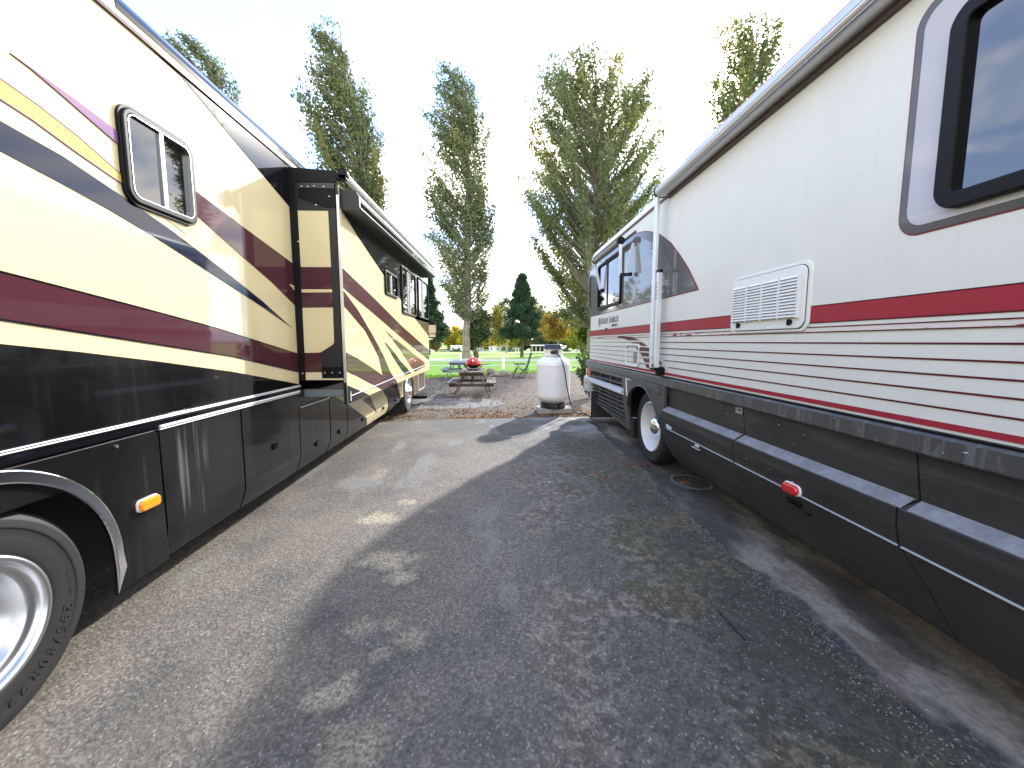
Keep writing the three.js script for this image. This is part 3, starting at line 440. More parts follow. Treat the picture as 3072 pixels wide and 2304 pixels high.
  for (const [z0, z1, y0, y1, dv] of [[-6.47, -5.76, 2.28, 2.615, [-6.1]], [-7.93, -6.77, 2.085, 2.86, [-7.42, -7.26]], [-9.33, -8.19, 2.1, 2.9, [-8.75, -8.6]]]) {
    const w = part(sl, 'window', sheetX(ring(rrect(z0, z1, y0, y1, 0.06), rrect(z0 + 0.03, z1 - 0.03, y0 + 0.03, y1 - 0.03, 0.04)), S, 1, 0.03, 0.006), M.gasket);
    // third level stays inside the window mesh list: panes are kept beside it
    const e = [z0 + 0.025, ...dv, z1 - 0.025]; for (let i = 0; i < e.length - 1; i++) part(sl, 'glass_pane', sheetX(rrect(e[i] + 0.003, e[i + 1] - 0.003, y0 + 0.025, y1 - 0.025, 0.02), S + 0.004, 1, 0.006), dv.length > 1 && i === 1 ? M.glassClear : M.glass);
    for (const d of dv) part(sl, 'divider', box(S, S + 0.024, y0 + 0.02, y1 - 0.02, d - 0.014, d + 0.014, 0.004), M.alu);
  }
  // slide topper and awning box along its top
  part(A, 'topper_end_plate', sheetZ([[-1.99, 3.30], [-1.53, 3.27], [-1.54, 3.165], [-1.97, 3.165]], Z - 0.01, 0.02), M.gasket);
  part(A, 'topper_tube', merge([rod([-1.475, 3.245, -4.2], [-1.475, 3.40, -10.0], 0.034, 16)]), M.alu);
  part(A, 'topper_bracket', merge([rod([-1.475, 3.245, -4.17], [-1.475, 3.245, -4.23], 0.05, 16), box(-1.54, -1.44, 3.19, 3.24, -4.23, -4.17, 0.008)]), M.gasket);
  const bp = [[-1.53, 2.93], [-1.37, 2.93], [-1.35, 2.96], [-1.35, 3.05], [-1.38, 3.1], [-1.42, 3.115], [-1.53, 3.115]];
  const ab = part(A, 'awning_box', sweepZ(bp, -4.28, -9.45, 0.13), M.satin);
  part(ab, 'end_cap', sweepZ(bp.map(([x, y]) => [x + (x > -1.5 ? 0.006 : 0), y + (y > 3 ? 0.006 : -0.006)]), -4.24, -4.29), M.satin);
  part(ab, 'face_strip', sweepZ([[-1.352, 2.965], [-1.338, 2.972], [-1.338, 3.012], [-1.352, 3.018]], -4.29, -9.45, 0.13), M.black);
  part(ab, 'face_strip', sweepZ([[-1.352, 2.952], [-1.343, 2.952], [-1.343, 2.960], [-1.352, 2.960]], -4.29, -9.45, 0.13), M.alu);
  part(ab, 'face_strip', sweepZ([[-1.352, 3.042], [-1.343, 3.042], [-1.343, 3.052], [-1.352, 3.052]], -4.29, -9.45, 0.13), M.alu);
}
// ---------------------------------------------------------------- right motorhome
{ // worn stripe film, weathered fibreglass and scuffed grey plastic
  const white = tex(1024, 1024, (u, v, c) => { const n = fbm(u * 9, v * 9, 4), s = fbm(u * 60, v * 5, 3), f = vn(u * 200, v * 200), k = 0.575 + 0.035 * n + 0.02 * f - 0.016 * sm(0.6, 0.85, s); c[0] = k; c[1] = k * 0.99; c[2] = k * 0.91; });
  white.repeat.set(0.4, 0.4); M.white = new THREE.MeshPhysicalMaterial({ map: white, roughness: 0.5, clearcoat: 0.25, clearcoatRoughness: 0.3 });
  const grey = tex(1024, 512, (u, v, c) => { const x = u * 4, y = v * 2, n = fbm(x * 3, y * 3, 4), s = fbm(x * 1.6, y * 26, 4), d = vn(x * 120, y * 120), k = 0.018 + 0.014 * n + 0.012 * sm(0.58, 0.76, s) + 0.006 * d; c[0] = k * 1.08; c[1] = k; c[2] = k * 0.92; });
  grey.repeat.set(0.25, 0.5); grey.wrapS = grey.wrapT = THREE.RepeatWrapping; M.grey = new THREE.MeshPhysicalMaterial({ map: grey, roughness: 0.5, clearcoat: 0.12, clearcoatRoughness: 0.25, specularIntensity: 0.5 });
  const band = tex(1024, 256, (u, v, c) => { const x = u * 4, y = v, n = fbm(x * 4, y * 6, 4), s = fbm(x * 1.5, y * 30, 4), k = 0.03 + 0.022 * n + 0.045 * sm(0.56, 0.76, s) + 0.05 * sm(0.7, 0.78, fbm(x * 9 + 5, y * 20, 3)); c[0] = k; c[1] = k; c[2] = k * 0.99; });
  band.repeat.set(0.25, 1); band.wrapS = band.wrapT = THREE.RepeatWrapping; M.band = new THREE.MeshPhysicalMaterial({ map: band, roughness: 0.55, clearcoat: 0.3, clearcoatRoughness: 0.35 });
  const worn = tex(1024, 64, (u, v, c) => { const x = u * 10, n = fbm(x * 1.1 + 3, 1, 4), e = fbm(x * 14, v * 3, 4); const k = sm(0.53, 0.60, n * 0.6 + e * 0.5 - 0.09 + 0.1 * Math.abs(v - 0.5)); c[0] = mix(0.62, 0.19, k); c[1] = mix(0.55, 0.022, k); c[2] = mix(0.52, 0.04, k); });
  worn.repeat.set(0.1, 32); M.worn = new THREE.MeshStandardMaterial({ map: worn, roughness: 0.6 });
}
{ const t = tex(512, 512, (u, v, c) => { const x = u * 2, y = v * 2, n = fbm(x * 9, y * 9, 5), s = fbm(x * 30 + 9, y * 30, 3), k = 0.09 + 0.11 * n + 0.07 * s; c[0] = k; c[1] = k; c[2] = k * 1.01; }); M.litChalk = new THREE.MeshStandardMaterial({ map: t, roughness: 0.6 }); }
M.red = paint(0.29, 0.026, 0.042, 0.5, 0.3, 0.25); M.wineRed = paint(0.2, 0.02, 0.035, 0.5, 0.3, 0.25); M.wine = paint(0.085, 0.012, 0.022, 0.5, 0.3, 0.25); M.charcoal = paint(0.085, 0.083, 0.086, 0.35, 0.7, 0.08); M.mirrorGrey = paint(0.10, 0.10, 0.098, 0.3, 1, 0.03, { ior: 1.6 });
M.lav = paint(0.42, 0.41, 0.44, 0.4, 0.7, 0.06); M.ventWhite = mat(0.66, 0.665, 0.65, 0.45); M.awnMetal = mat(0.50, 0.50, 0.53, 0.34, { metalness: 0.85 }); M.railBrown = mat(0.075, 0.045, 0.042, 0.55); M.armWhite = mat(0.66, 0.69, 0.74, 0.35, { metalness: 0.35 });
M.wheelWhite = mat(0.6, 0.6, 0.6, 0.35); M.peel = mat(0.42, 0.56, 0.62, 0.8); M.scuff = mat(0.5, 0.5, 0.49, 0.8); M.silver = mat(0.42, 0.43, 0.45, 0.38);
const B = thing('motorhome', 'older white motorhome with red stripes, scuffed dark grey skirt and rolled awning', 'motorhome', [3.3, 0, -4]);
{
  const X = 2.1, T = 0.003;
  part(B, 'body', coach(X, 4.55, -9.27, 2.8, 0.9, 3.6, 0.24, 0.22), M.white);
  part(B, 'underbody', box(2.35, 4.3, 0.36, 1.1, -8.0, 2.6), M.dark);
  const st = (n, pts, m, l = 1) => part(B, n, sheetX(pts, X - 0.0005, -1, T * l), m);
  const line = (y, h, z0, z1, m, l = 1, n = 'stripe') => st(n, [[z0, y - h / 2], [z1, y - h / 2], [z1, y + h / 2], [z0, y + h / 2]], m, l);
  const ZA = -9.0, ZB = 2.5;
  line(1.7975, 0.105, ZA, ZB, M.red); line(1.852, 0.007, ZA, ZB, M.wine); line(1.743, 0.007, ZA, ZB, M.wine);
  line(1.698, 0.03, ZA, ZB, M.worn); line(1.714, 0.006, ZA, ZB, M.wine, 2); line(1.682, 0.006, ZA, ZB, M.wine, 2);
  for (const y of [1.612, 1.537, 1.464, 1.39, 1.31]) { line(y, 0.007, ZA, y > 1.6 ? -5.75 : y > 1.5 ? -5.5 : y > 1.4 ? -5.35 : -5.2, M.wine); line(y, 0.009, y > 1.6 ? -5.45 : y > 1.5 ? -5.25 : y > 1.43 ? -5.1 : y > 1.35 ? -4.93 : -4.8, ZB, M.wine); }
  line(1.228, 0.03, ZA, ZB, M.red);
  for (const s of [[[-6.84, 1.712], [-6.57, 1.71], [-6.15, 1.69], [-5.79, 1.64], [-6.29, 1.64], [-6.5, 1.668], [-6.84, 1.685]], [[-6.17, 1.604], [-5.71, 1.612], [-5.5, 1.563], [-5.75, 1.561], [-5.83, 1.594], [-6.12, 1.594]], [[-5.94, 1.534], [-5.43, 1.536], [-5.4, 1.489], [-5.85, 1.485]], [[-5.75, 1.462], [-5.35, 1.462], [-5.28, 1.417], [-5.69, 1.416]], [[-5.64, 1.381], [-5.2, 1.383], [-5.1, 1.336], [-5.57, 1.336]], [[-5.55, 1.308], [-5.3, 1.308], [-5.3, 1.263], [-5.5, 1.264]], [[-5.13, 1.385], [-5.07, 1.384], [-4.99, 1.334], [-5.13, 1.335]], [[-5.09, 1.306], [-4.94, 1.308], [-4.88, 1.259], [-5.06, 1.257]]]) st('swoosh', s, M.wine, 2);
  // grey tinted panel sweeping round the bedroom window
  const arcO = [[-6.646, 3.26], [-6.188, 3.232], [-5.715, 3.142], [-5.407, 3.048], [-5.204, 2.962], [-4.887, 2.791], [-4.63, 2.597], [-4.395, 2.396], [-4.17, 2.159]];
  st('stripe', [[ZA, 2.157], [-4.145, 2.149], ...arcO.slice().reverse().map(([z, y]) => [z + 0.016, y + 0.007]), [-6.7, 3.28], [ZA, 3.26]], M.wineRed, 0.7);
  st('tinted_panel', [[ZA, 2.165], [-4.175, 2.16], ...arcO.slice().reverse(), [-6.7, 3.265], [ZA, 3.245]], M.charcoal, 1.5);
  st('tinted_panel', [[ZA, 2.215], [-4.68, 2.205], [-4.756, 2.445], [-4.865, 2.562], [-5.189, 2.81], [-5.426, 2.925], [-5.776, 3.06], [-6.076, 3.15], [-6.376, 3.2], [ZA, 3.2]], M.mirrorGrey, 2.3);
  coachWindow(B, X - 0.006, -1, -8.2, -6.69, 2.25, 3.12, 0.09, 0.05, M.gasket, M.glass, [-7.52], 0.035);
  { const w = B.children[B.children.length - 1]; part(w, 'divider', box(X - 0.03, X, 2.29, 3.08, -7.535, -7.505), M.gasket); }
  const lv = part(B, 'side_louver', sheetX(rrect(-9.05, -8.79, 2.36, 3.06, 0.03), X - 0.004, -1, 0.016, 0.004), M.mirrorGrey);
  for (let k = 0; k < 14; k++) part(lv, 'louver', sweepZ([[X - 0.02, 2.425 + k * 0.0465], [X - 0.045, 2.40 + k * 0.0465], [X - 0.043, 2.394 + k * 0.0465], [X - 0.02, 2.412 + k * 0.0465]], -9.02, -8.83), M.satin);
  // window awning
  const wa = part(B, 'window_awning', rod([1.965, 3.185, -8.02], [1.965, 3.185, -6.43], 0.048, 18), mat(0.17, 0.16, 0.16, 0.6));
  part(wa, 'end_cap', rod([1.965, 3.185, -6.44], [1.965, 3.185, -6.385], 0.06, 18), M.gasket); part(wa, 'end_cap', rod([1.965, 3.185, -8.06], [1.965, 3.185, -8.01], 0.055, 18), M.gasket);
  part(wa, 'arm', merge([bar([1.96, 3.17, -6.4], [1.96, 2.64, -6.36], 0.022, 0.045), bar([2.06, 3.08, -6.1], [1.99, 2.65, -6.15], 0.02, 0.035)]), M.armWhite);
  part(wa, 'arm', merge([bar([1.96, 3.16, -8.03], [2.05, 2.62, -7.9], 0.022, 0.045)]), M.armWhite);
  part(wa, 'bracket', merge([bar([1.96, 2.655, -6.37], [2.06, 2.635, -6.15], 0.04, 0.05), box(2.05, 2.1, 2.58, 2.64, -7.93, -7.87, 0.01)]), M.gasket);
  part(B, 'window_rail', box(X - 0.02, X, 3.235, 3.26, -8.1, -6.1), M.railBrown);
  // big lounge window
  st('stripe', rrect(-2.087, 0.6, 2.146, 3.242, 0.107), M.wineRed, 0.7); st('tinted_panel', rrect(-2.08, 0.59, 2.153, 3.235, 0.10), M.charcoal, 1.5); st('tinted_panel', rrect(-2.042, 0.55, 2.19, 3.2, 0.085), M.lav, 2.3);
  coachWindow(B, X - 0.007, -1, -1.892, 0.4, 2.218, 3.1, 0.1, 0.072, M.gasket, M.glass, [-0.75], 0.04);
  // refrigerator vent
  const vent = part(B, 'refrigerator_vent', sheetX(rrect(-3.53, -2.63, 1.69, 2.165, 0.075), X, -1, 0.014, 0.005), M.ventWhite);
  part(vent, 'vent_door', sheetX(rrect(-3.495, -2.662, 1.712, 2.138, 0.06), X - 0.014, -1, 0.012, 0.005), M.ventWhite);
  part(vent, 'groove', sheetX(ring(rrect(-3.5, -2.657, 1.707, 2.143, 0.062), rrect(-3.494, -2.663, 1.713, 2.137, 0.058)), X - 0.0135, -1, 0.003), M.dark);
  for (let c = 0; c < 4; c++) {
    const z0 = -3.452 + c * 0.19, z1 = z0 + 0.172;
    part(vent, 'louver_frame', merge([box(X - 0.05, X - 0.025, 1.782, 2.082, z0 - 0.008, z0), box(X - 0.05, X - 0.025, 1.782, 2.082, z1, z1 + 0.008)]), M.ventWhite);
    part(vent, 'slot_backing', box(X - 0.029, X - 0.0255, 1.786, 2.078, z0, z1), M.ventWhite);
    for (let k = 0; k < 13; k++) { const y = 1.789 + k * 0.0222; part(vent, 'louver', sweepZ([[X - 0.040, y + 0.0185], [X - 0.052, y + 0.0025], [X - 0.050, y + 0.0005], [X - 0.039, y + 0.014]], z0, z1), M.ventWhite); }
  }
  for (const z of [-3.39, -2.79]) part(vent, 'latch', merge([box(X - 0.04, X - 0.024, 1.735, 1.778, z - 0.014, z + 0.014, 0.005), rod([X - 0.04, 1.757, z + 0.012], [X - 0.024, 1.757, z + 0.012], 0.017, 12)]), M.gasket);
  // fuel hatch
  const fu = part(B, 'fuel_hatch', sheetX(ring(rrect(-6.38, -5.79, 1.245, 1.58, 0.07), rrect(-6.36, -5.81, 1.265, 1.56, 0.06)), X, -1, 0.02, 0.005), M.ventWhite);
  part(fu, 'lock_plate', sheetX(rrect(-6.03, -5.92, 1.31, 1.47, 0.02), X, -1, 0.012, 0.004), mat(0.2, 0.17, 0.17, 0.3, { metalness: 0.7 }));
  // lettering and emblem
  const txt = (s, f, size, z0, y, wide, m) => { const g = new TextGeometry(s, { font: f, size, depth: 0.004, curveSegments: 3, bevelEnabled: false }); g.computeBoundingBox(); g.scale(wide / g.boundingBox.max.x, 1, 1); return mapped(g, [EZ, EY, NX]).translate(X, y, z0); };
  const ink = mat(0.09, 0.09, 0.1, 0.5);
  part(B, 'lettering', merge([txt('H', serif, 0.125, -8.0, 1.965, 0.1), txt('OLIDAY', serif, 0.098, -7.89, 1.965, 0.4), txt('R', serif, 0.125, -7.42, 1.965, 0.09), txt('AMBLER', serif, 0.098, -7.32, 1.965, 0.46), txt('IMPERIAL', serif, 0.05, -7.25, 1.885, 0.36)]), ink);
  part(B, 'emblem', (() => { const s = new THREE.Shape(); s.absellipse(-8.1, 2.01, 0.07, 0.085, 0, 2 * Math.PI); const h = new THREE.Path(); h.absellipse(-8.1, 2.0, 0.045, 0.055, 0, 2 * Math.PI); s.holes.push(h); return merge([sheetX(s, X, -1, 0.005), sheetX([[-8.135, 1.965], [-8.1, 2.06], [-8.075, 1.98], [-8.1, 2.0]], X, -1, 0.005)]); })(), ink);
  part(B, 'lamp_stud', rod([X, 1.86, -7.55], [X - 0.03, 1.86, -7.55], 0.016, 10), M.gasket);
  // roof rail and main awning
  part(B, 'gutter_rail', box(X - 0.012, X + 0.02, 3.352, 3.372, -8.75, -5.0, 0.004), M.railBrown);
  part(B, 'gutter_rail', box(X - 0.006, X + 0.03, 3.385, 3.395, -8.75, -5.0, 0.003), M.railBrown);
  part(B, 'awning_rail', box(X - 0.03, X, 3.325, 3.36, -4.95, 2.6, 0.006), M.railBrown);
  const pr = new THREE.Shape(); pr.moveTo(2.09, 3.36); pr.lineTo(2.0, 3.35); pr.bezierCurveTo(1.945, 3.352, 1.925, 3.385, 1.93, 3.42); pr.bezierCurveTo(1.935, 3.455, 1.955, 3.47, 1.985, 3.473); pr.lineTo(2.09, 3.47);
  const aw = part(B, 'awning', sweepZ(pr, -4.98, 2.6), M.awnMetal);
  for (const [x, y] of [[1.93, 3.40], [1.9365, 3.44], [1.958, 3.463], [1.951, 3.362]]) part(aw, 'rib', rod([x, y, -4.97], [x, y, 2.6], 0.0035, 6), M.awnMetal);
  part(aw, 'fabric_roll', rod([2.06, 3.515, -4.4], [2.06, 3.515, 2.5], 0.05, 18), mat(0.42, 0.33, 0.36, 0.8));
  part(aw, 'end_cap', sweepZ(pr, -5.03, -4.98), M.gasket);
  part(B, 'awning_arm', merge([box(1.96, 2.0, 1.42, 3.37, -5.075, -4.99, 0.006), box(1.966, 1.99, 1.29, 1.45, -5.07, -5.0, 0.004)]), M.armWhite);
  part(B, 'awning_arm', box(1.975, 2.03, 1.3, 2.46, -4.965, -4.91, 0.006), M.armWhite);
  part(B, 'arm_bracket', merge([box(1.975, 2.03, 2.455, 2.49, -4.975, -4.9, 0.008), box(1.975, 2.09, 1.262, 1.29, -5.08, -4.92, 0.006), box(2.0, 2.1, 1.205, 1.3, -4.955, -4.905, 0.008), box(1.965, 1.99, 1.31, 1.34, -4.99, -4.955)]), M.gasket);
  part(B, 'safety_label', sheetX([[-4.952, 2.12], [-4.924, 2.12], [-4.924, 2.36], [-4.952, 2.36]], 1.975, -1, 0.002), M.whiteTrim);
  for (let k = 0; k < 5; k++) part(B, 'safety_label', sheetX([[-4.946, 2.135 + k * 0.045], [-4.932, 2.135 + k * 0.045], [-4.932, 2.165 + k * 0.045], [-4.946, 2.165 + k * 0.045]], 1.9735, -1, 0.002), M.gasket);
  part(B, 'roof_unit', box(2.75, 3.6, 3.58, 3.86, -3.4, -2.5, 0.08), M.ventWhite);

  // grey lower body: trim band, doors, fender, louvred rear section
  part(B, 'trim_band', sweepZ([[2.12, 1.188], [2.078, 1.186], [2.06, 1.17], [2.057, 1.085], [2.066, 1.075], [2.12, 1.075]], -9.1, 2.6), M.band);
  part(B, 'trim_band', sweepZ([[2.1, 1.198], [2.07, 1.196], [2.072, 1.188], [2.1, 1.188]], -9.1, 2.6), M.gasket);
  const prof = [[2.10, 1.078], [2.10, 0.84], [2.097, 0.833], [2.03, 0.792], [2.024, 0.782], [2.022, 0.70], [2.03, 0.602], [2.038, 0.598], [2.04, 0.56], [2.052, 0.46], [2.072, 0.36], [2.098, 0.27], [2.115, 0.25]];
  const seam = (y) => { const p = [[1.1, 0], [0.845, 0.045], [0.773, 0], [0.6, 0.025], [0.54, 0.065], [0.45, 0.16], [0.26, 0.27]]; for (let i = 0; i < p.length - 1; i++) if (y <= p[i][0] && y >= p[i + 1][0]) return mix(p[i][1], p[i + 1][1], (p[i][0] - y) / (p[i][0] - p[i + 1][0])); return y > 1 ? 0 : 0.27; };
  const fend = (y) => { const p = [[1.1, -4.78], [0.84, -4.76], [0.76, -4.80], [0.6, -4.88], [0.337, -4.655], [0.246, -4.5]]; for (let i = 0; i < p.length - 1; i++) if (y <= p[i][0] && y >= p[i + 1][0]) return mix(p[i][1], p[i + 1][1], (p[i][0] - y) / (p[i][0] - p[i + 1][0])); return -4.5; };
  const sk = (f0, f1) => loft(prof.map(([x, y]) => [x, y, f0(y), f1(y)]), 0.03, -1);
  const d1 = part(B, 'compartment_door', sk(fend, (y) => -3.297 + seam(y) - 0.006), M.grey);
  const d2 = part(B, 'compartment_door', sk((y) => -3.297 + seam(y) + 0.006, (y) => -1.883 + seam(y) - 0.006), M.grey);
  const d3 = part(B, 'compartment_door', sk((y) => -1.883 + seam(y) + 0.006, () => 2.6), M.grey);
  for (const [d, z0, z1] of [[d1, -4.6, -3.28], [d2, -3.25, -1.86], [d3, -1.84, 2.5]]) part(d, 'pinstripe', box(2.022, 2.032, 0.594, 0.601, z0, z1), M.silver);
  part(d1, 'latch', merge([box(2.012, 2.034, 0.545, 0.552, -3.98, -3.83, 0.003), box(2.012, 2.034, 0.565, 0.588, -3.92, -3.85, 0.008)]), M.silver);
  part(d2, 'latch', merge([box(2.016, 2.04, 0.535, 0.545, -2.64, -2.5, 0.003), box(2.018, 2.04, 0.515, 0.522, -2.63, -2.5, 0.003), box(2.02, 2.04, 0.50, 0.51, -2.47, -2.42, 0.003)]), M.gasket);
  part(d1, 'badge', merge([sheetX(ring(rrect(-3.392, -3.305, 1.005, 1.083, 0.006), rrect(-3.386, -3.311, 1.011, 1.077, 0.004)), 2.1, -1, 0.004), sheetX([[-3.378, 1.04], [-3.348, 1.062], [-3.32, 1.045], [-3.32, 1.038], [-3.348, 1.05], [-3.378, 1.032]], 2.1, -1, 0.003), sheetX([[-3.376, 1.018], [-3.322, 1.018], [-3.322, 1.026], [-3.376, 1.026]], 2.1, -1, 0.003)]), M.silver);
  part(d1, 'paint_chip', sheetX([[-4.63, 0.757], [-4.58, 0.77], [-4.54, 0.748], [-4.55, 0.725], [-4.52, 0.688], [-4.58, 0.667], [-4.63, 0.674], [-4.61, 0.713]], 2.03, -1, 0.005), M.peel).userData.label = 'pale blue bare patch';
  part(d1, 'paint_chip', sheetX([[-4.64, 0.649], [-4.57, 0.661], [-4.55, 0.643], [-4.48, 0.639], [-4.49, 0.61], [-4.63, 0.603]], 2.032, -1, 0.006), M.peel);
  part(d1, 'paint_chip', sheetX([[-4.62, 0.776], [-4.5, 0.772], [-4.41, 0.764], [-4.33, 0.775], [-4.28, 0.772], [-4.2, 0.768], [-4.14, 0.77], [-4.2, 0.776], [-4.28, 0.782], [-4.41, 0.776], [-4.5, 0.785], [-4.6, 0.787]], 2.034, -1, 0.006), M.scuff);
  { const r = rng(77); const chips = (d, n, z0, z1, y0, y1, x) => { const l = []; for (let i = 0; i < n; i++) { const z = mix(z0, z1, r()), y = mix(y0, y1, r()), s = 0.002 + 0.0035 * r(), e = 1 + 4 * r() * r(); l.push(sheetX([[z - s * e, y], [z, y - s * 0.6], [z + s * e, y + s * 0.3], [z + s * 0.3, y + s * 0.7]], x, -1, 0.003)); } part(d, 'scratches', merge(l), M.scuff); };
    chips(d1, 5, -4.7, -3.4, 0.86, 1.05, 2.1); chips(d2, 4, -3.2, -1.95, 0.88, 1.06, 2.1); chips(d3, 5, -1.8, -1.2, 0.65, 0.76, 2.026); chips(d2, 5, -3.15, -2.2, 0.63, 0.75, 2.026);
    const tb = B.children.find((c) => c.name === 'trim_band'); chips(tb, 9, -4.5, -1.5, 1.09, 1.18, 2.0585); }
  // chalky ledge along the doors, its sky-lit brightness put into the grey
  for (const [d, z0, z1] of [[d1, -4.76, -3.275], [d2, -3.243, -1.86], [d3, -1.828, 2.58]]) part(d, 'ledge', sweepZ([[2.0965, 0.8355], [2.029, 0.7945], [2.0255, 0.789], [2.0235, 0.7915], [2.028, 0.798], [2.0955, 0.839]], z0, z1), M.litChalk);
  const ml = part(B, 'marker_light', sheetX(rrect(-2.652, -2.512, 0.588, 0.655, 0.033), 2.016, -1, 0.026, 0.012), M.redLens);
  part(ml, 'base', sheetX(rrect(-2.66, -2.502, 0.584, 0.662, 0.036), 2.03, -1, 0.014, 0.004), M.whiteTrim);
  // fender with wheel arch
  const fe = new THREE.Shape(); fe.moveTo(-6.42, 1.076); for (const p of [[-6.33, 0.77], [-6.22, 0.5], [-6.08, 0.27], [-6.02, 0.27], [-6.06, 0.45], [-6.12, 0.62], [-6.04, 0.82], [-5.86, 0.945], [-5.64, 1.0], [-5.46, 1.0], [-5.27, 0.935], [-5.12, 0.836], [-5.02, 0.745], [-4.9, 0.598], [-4.76, 0.6], [-4.77, 0.8], [-4.78, 1.076]]) fe.lineTo(...p);
  const fd = part(B, 'fender', sheetX(fe, 2.085, -1, 0.035, 0.006), M.band);
  part(fd, 'arch_lip', tube([[2.045, 0.28, -6.03], [2.045, 0.45, -6.065], [2.045, 0.62, -6.115], [2.045, 0.82, -6.035], [2.045, 0.94, -5.86], [2.045, 0.995, -5.64], [2.045, 0.995, -5.46], [2.045, 0.93, -5.27], [2.045, 0.832, -5.12], [2.045, 0.742, -5.02], [2.045, 0.6, -4.9]], 0.014, 48), M.band);
  part(fd, 'fender_ridge', sheetX([[-6.2, 1.066], [-4.95, 1.066], [-4.85, 0.985], [-4.95, 0.96], [-5.1, 0.985], [-5.3, 1.04], [-5.5, 1.055], [-6.15, 1.055]], 2.05, -1, 0.016, 0.006), M.band);
  part(fd, 'edge_strip', merge([sheetX([[-6.215, 1.062], [-6.19, 1.062], [-6.13, 0.79], [-6.16, 0.79]], 2.05, -1, 0.012), sheetX([[-6.215, 1.062], [-5.95, 1.064], [-5.98, 1.04], [-6.2, 1.038]], 2.05, -1, 0.012)]), M.whiteTrim);
  part(B, 'wheel_well', sheetX([[-6.3, 0.3], [-6.3, 1.06], [-4.6, 1.06], [-4.6, 0.3]], 2.55, -1, 0.05), M.dark);
  part(B, 'mud_guard', merge([box(2.09, 2.4, 0.16, 0.45, -6.02, -5.98), box(2.085, 2.1, 0.2, 0.46, -6.06, -5.92)]), M.rubber);
  // rear wheel: white steel rim, chrome hub
  const R = 0.5, r = 0.328, wz = -5.245;
  const w = makeWheel(B, 2.075, R - 0.012, wz, -1, R, tyreProf(R, r), [[r + 0.012, -0.012], [r + 0.004, 0.006], [r - 0.006, 0.009], [r - 0.014, 0.002], [r - 0.02, -0.02], [r - 0.028, -0.05], [r - 0.05, -0.12], [0.235, -0.195], [0.2, -0.22], [0.14, -0.225], [0, -0.225]], M.wheelWhite);
  part(w, 'hub', axle(lathe([[0.15, -0.225], [0.145, -0.14], [0.132, -0.12], [0.122, -0.07], [0.1, -0.035], [0.06, -0.014], [0, -0.008]], 32), -1).translate(2.075, R - 0.012, wz), M.chrome);
  // louvred section behind the wheel
  const gr = part(B, 'engine_grille', box(2.13, 2.17, 0.42, 1.06, -8.7, -6.25), M.dark);
  part(gr, 'grille_frame', merge([sheetX([[-8.95, 1.076], [-6.42, 1.076], [-6.42, 1.025], [-8.62, 1.005], [-8.62, 0.42], [-8.7, 0.42], [-8.95, 0.6]], 2.09, -1, 0.03), sheetX([[-6.46, 1.03], [-6.42, 1.05], [-6.33, 0.77], [-6.22, 0.5], [-6.08, 0.265], [-6.14, 0.275], [-6.3, 0.55], [-6.43, 0.8]], 2.09, -1, 0.03), sheetX([[-8.5, 0.44], [-8.43, 0.4], [-6.06, 0.262], [-6.1, 0.295], [-7.3, 0.36]], 2.09, -1, 0.03)]), M.band);
  for (const [ya, yb, za, zb] of [[0.905, 0.945, -8.6, -6.42], [0.70, 0.715, -8.62, -6.42], [0.62, 0.65, -8.62, -6.36], [0.545, 0.575, -8.6, -6.3], [0.475, 0.505, -8.45, -6.24], [0.42, 0.44, -8.1, -6.2], [0.375, 0.375, -7.75, -6.15], [0.34, 0.325, -7.3, -6.1]])
    part(gr, 'grille_slat', sweepZ([[2.13, ya + 0.022], [2.062, ya], [2.06, ya - 0.012], [2.068, ya - 0.018], [2.13, ya - 0.004]], za, zb, yb - ya), M.band);
  for (const [z, y0, y1] of [[-7.9, 0.84, 1.0], [-7.2, 0.84, 1.0], [-7.95, 0.45, 0.8], [-7.22, 0.4, 0.8], [-6.75, 0.4, 0.8]]) part(gr, 'grille_divider', box(2.085, 2.13, y0, y1, z - 0.02, z + 0.02), M.band);
  part(B, 'bumper_strip', sweepZ([[2.08, 0.865], [2.02, 0.853], [1.99, 0.79], [2.0, 0.77], [2.08, 0.76]], -8.5, -6.3, 0.012), M.silver);
  part(B, 'bumper', merge([coach(2.0, 4.6, -9.15, -8.52, 0.52, 0.86, 0.05, 0.12), coach(2.06, 4.5, -9.05, -8.45, 0.36, 0.56, 0.05, 0.08)]), M.silver);
  part(B, 'tail_light', sheetX([[-8.9, 1.03], [-8.68, 1.03], [-8.64, 0.875], [-8.86, 0.875]], 2.085, -1, 0.05, 0.012), M.redLens);
  part(B, 'tail_light', sheetX([[-8.98, 1.03], [-8.905, 1.03], [-8.865, 0.875], [-8.96, 0.875]], 2.085, -1, 0.045, 0.01), mat(0.6, 0.45, 0.42, 0.3));
  part(B, 'marker_light', rod([2.02, 0.73, -8.75], [1.985, 0.73, -8.75], 0.03, 14), M.amber);
  part(B, 'mud_flap', box(1.97, 3.9, 0.05, 0.6, -8.16, -8.145, 0.006), M.rubber);
}
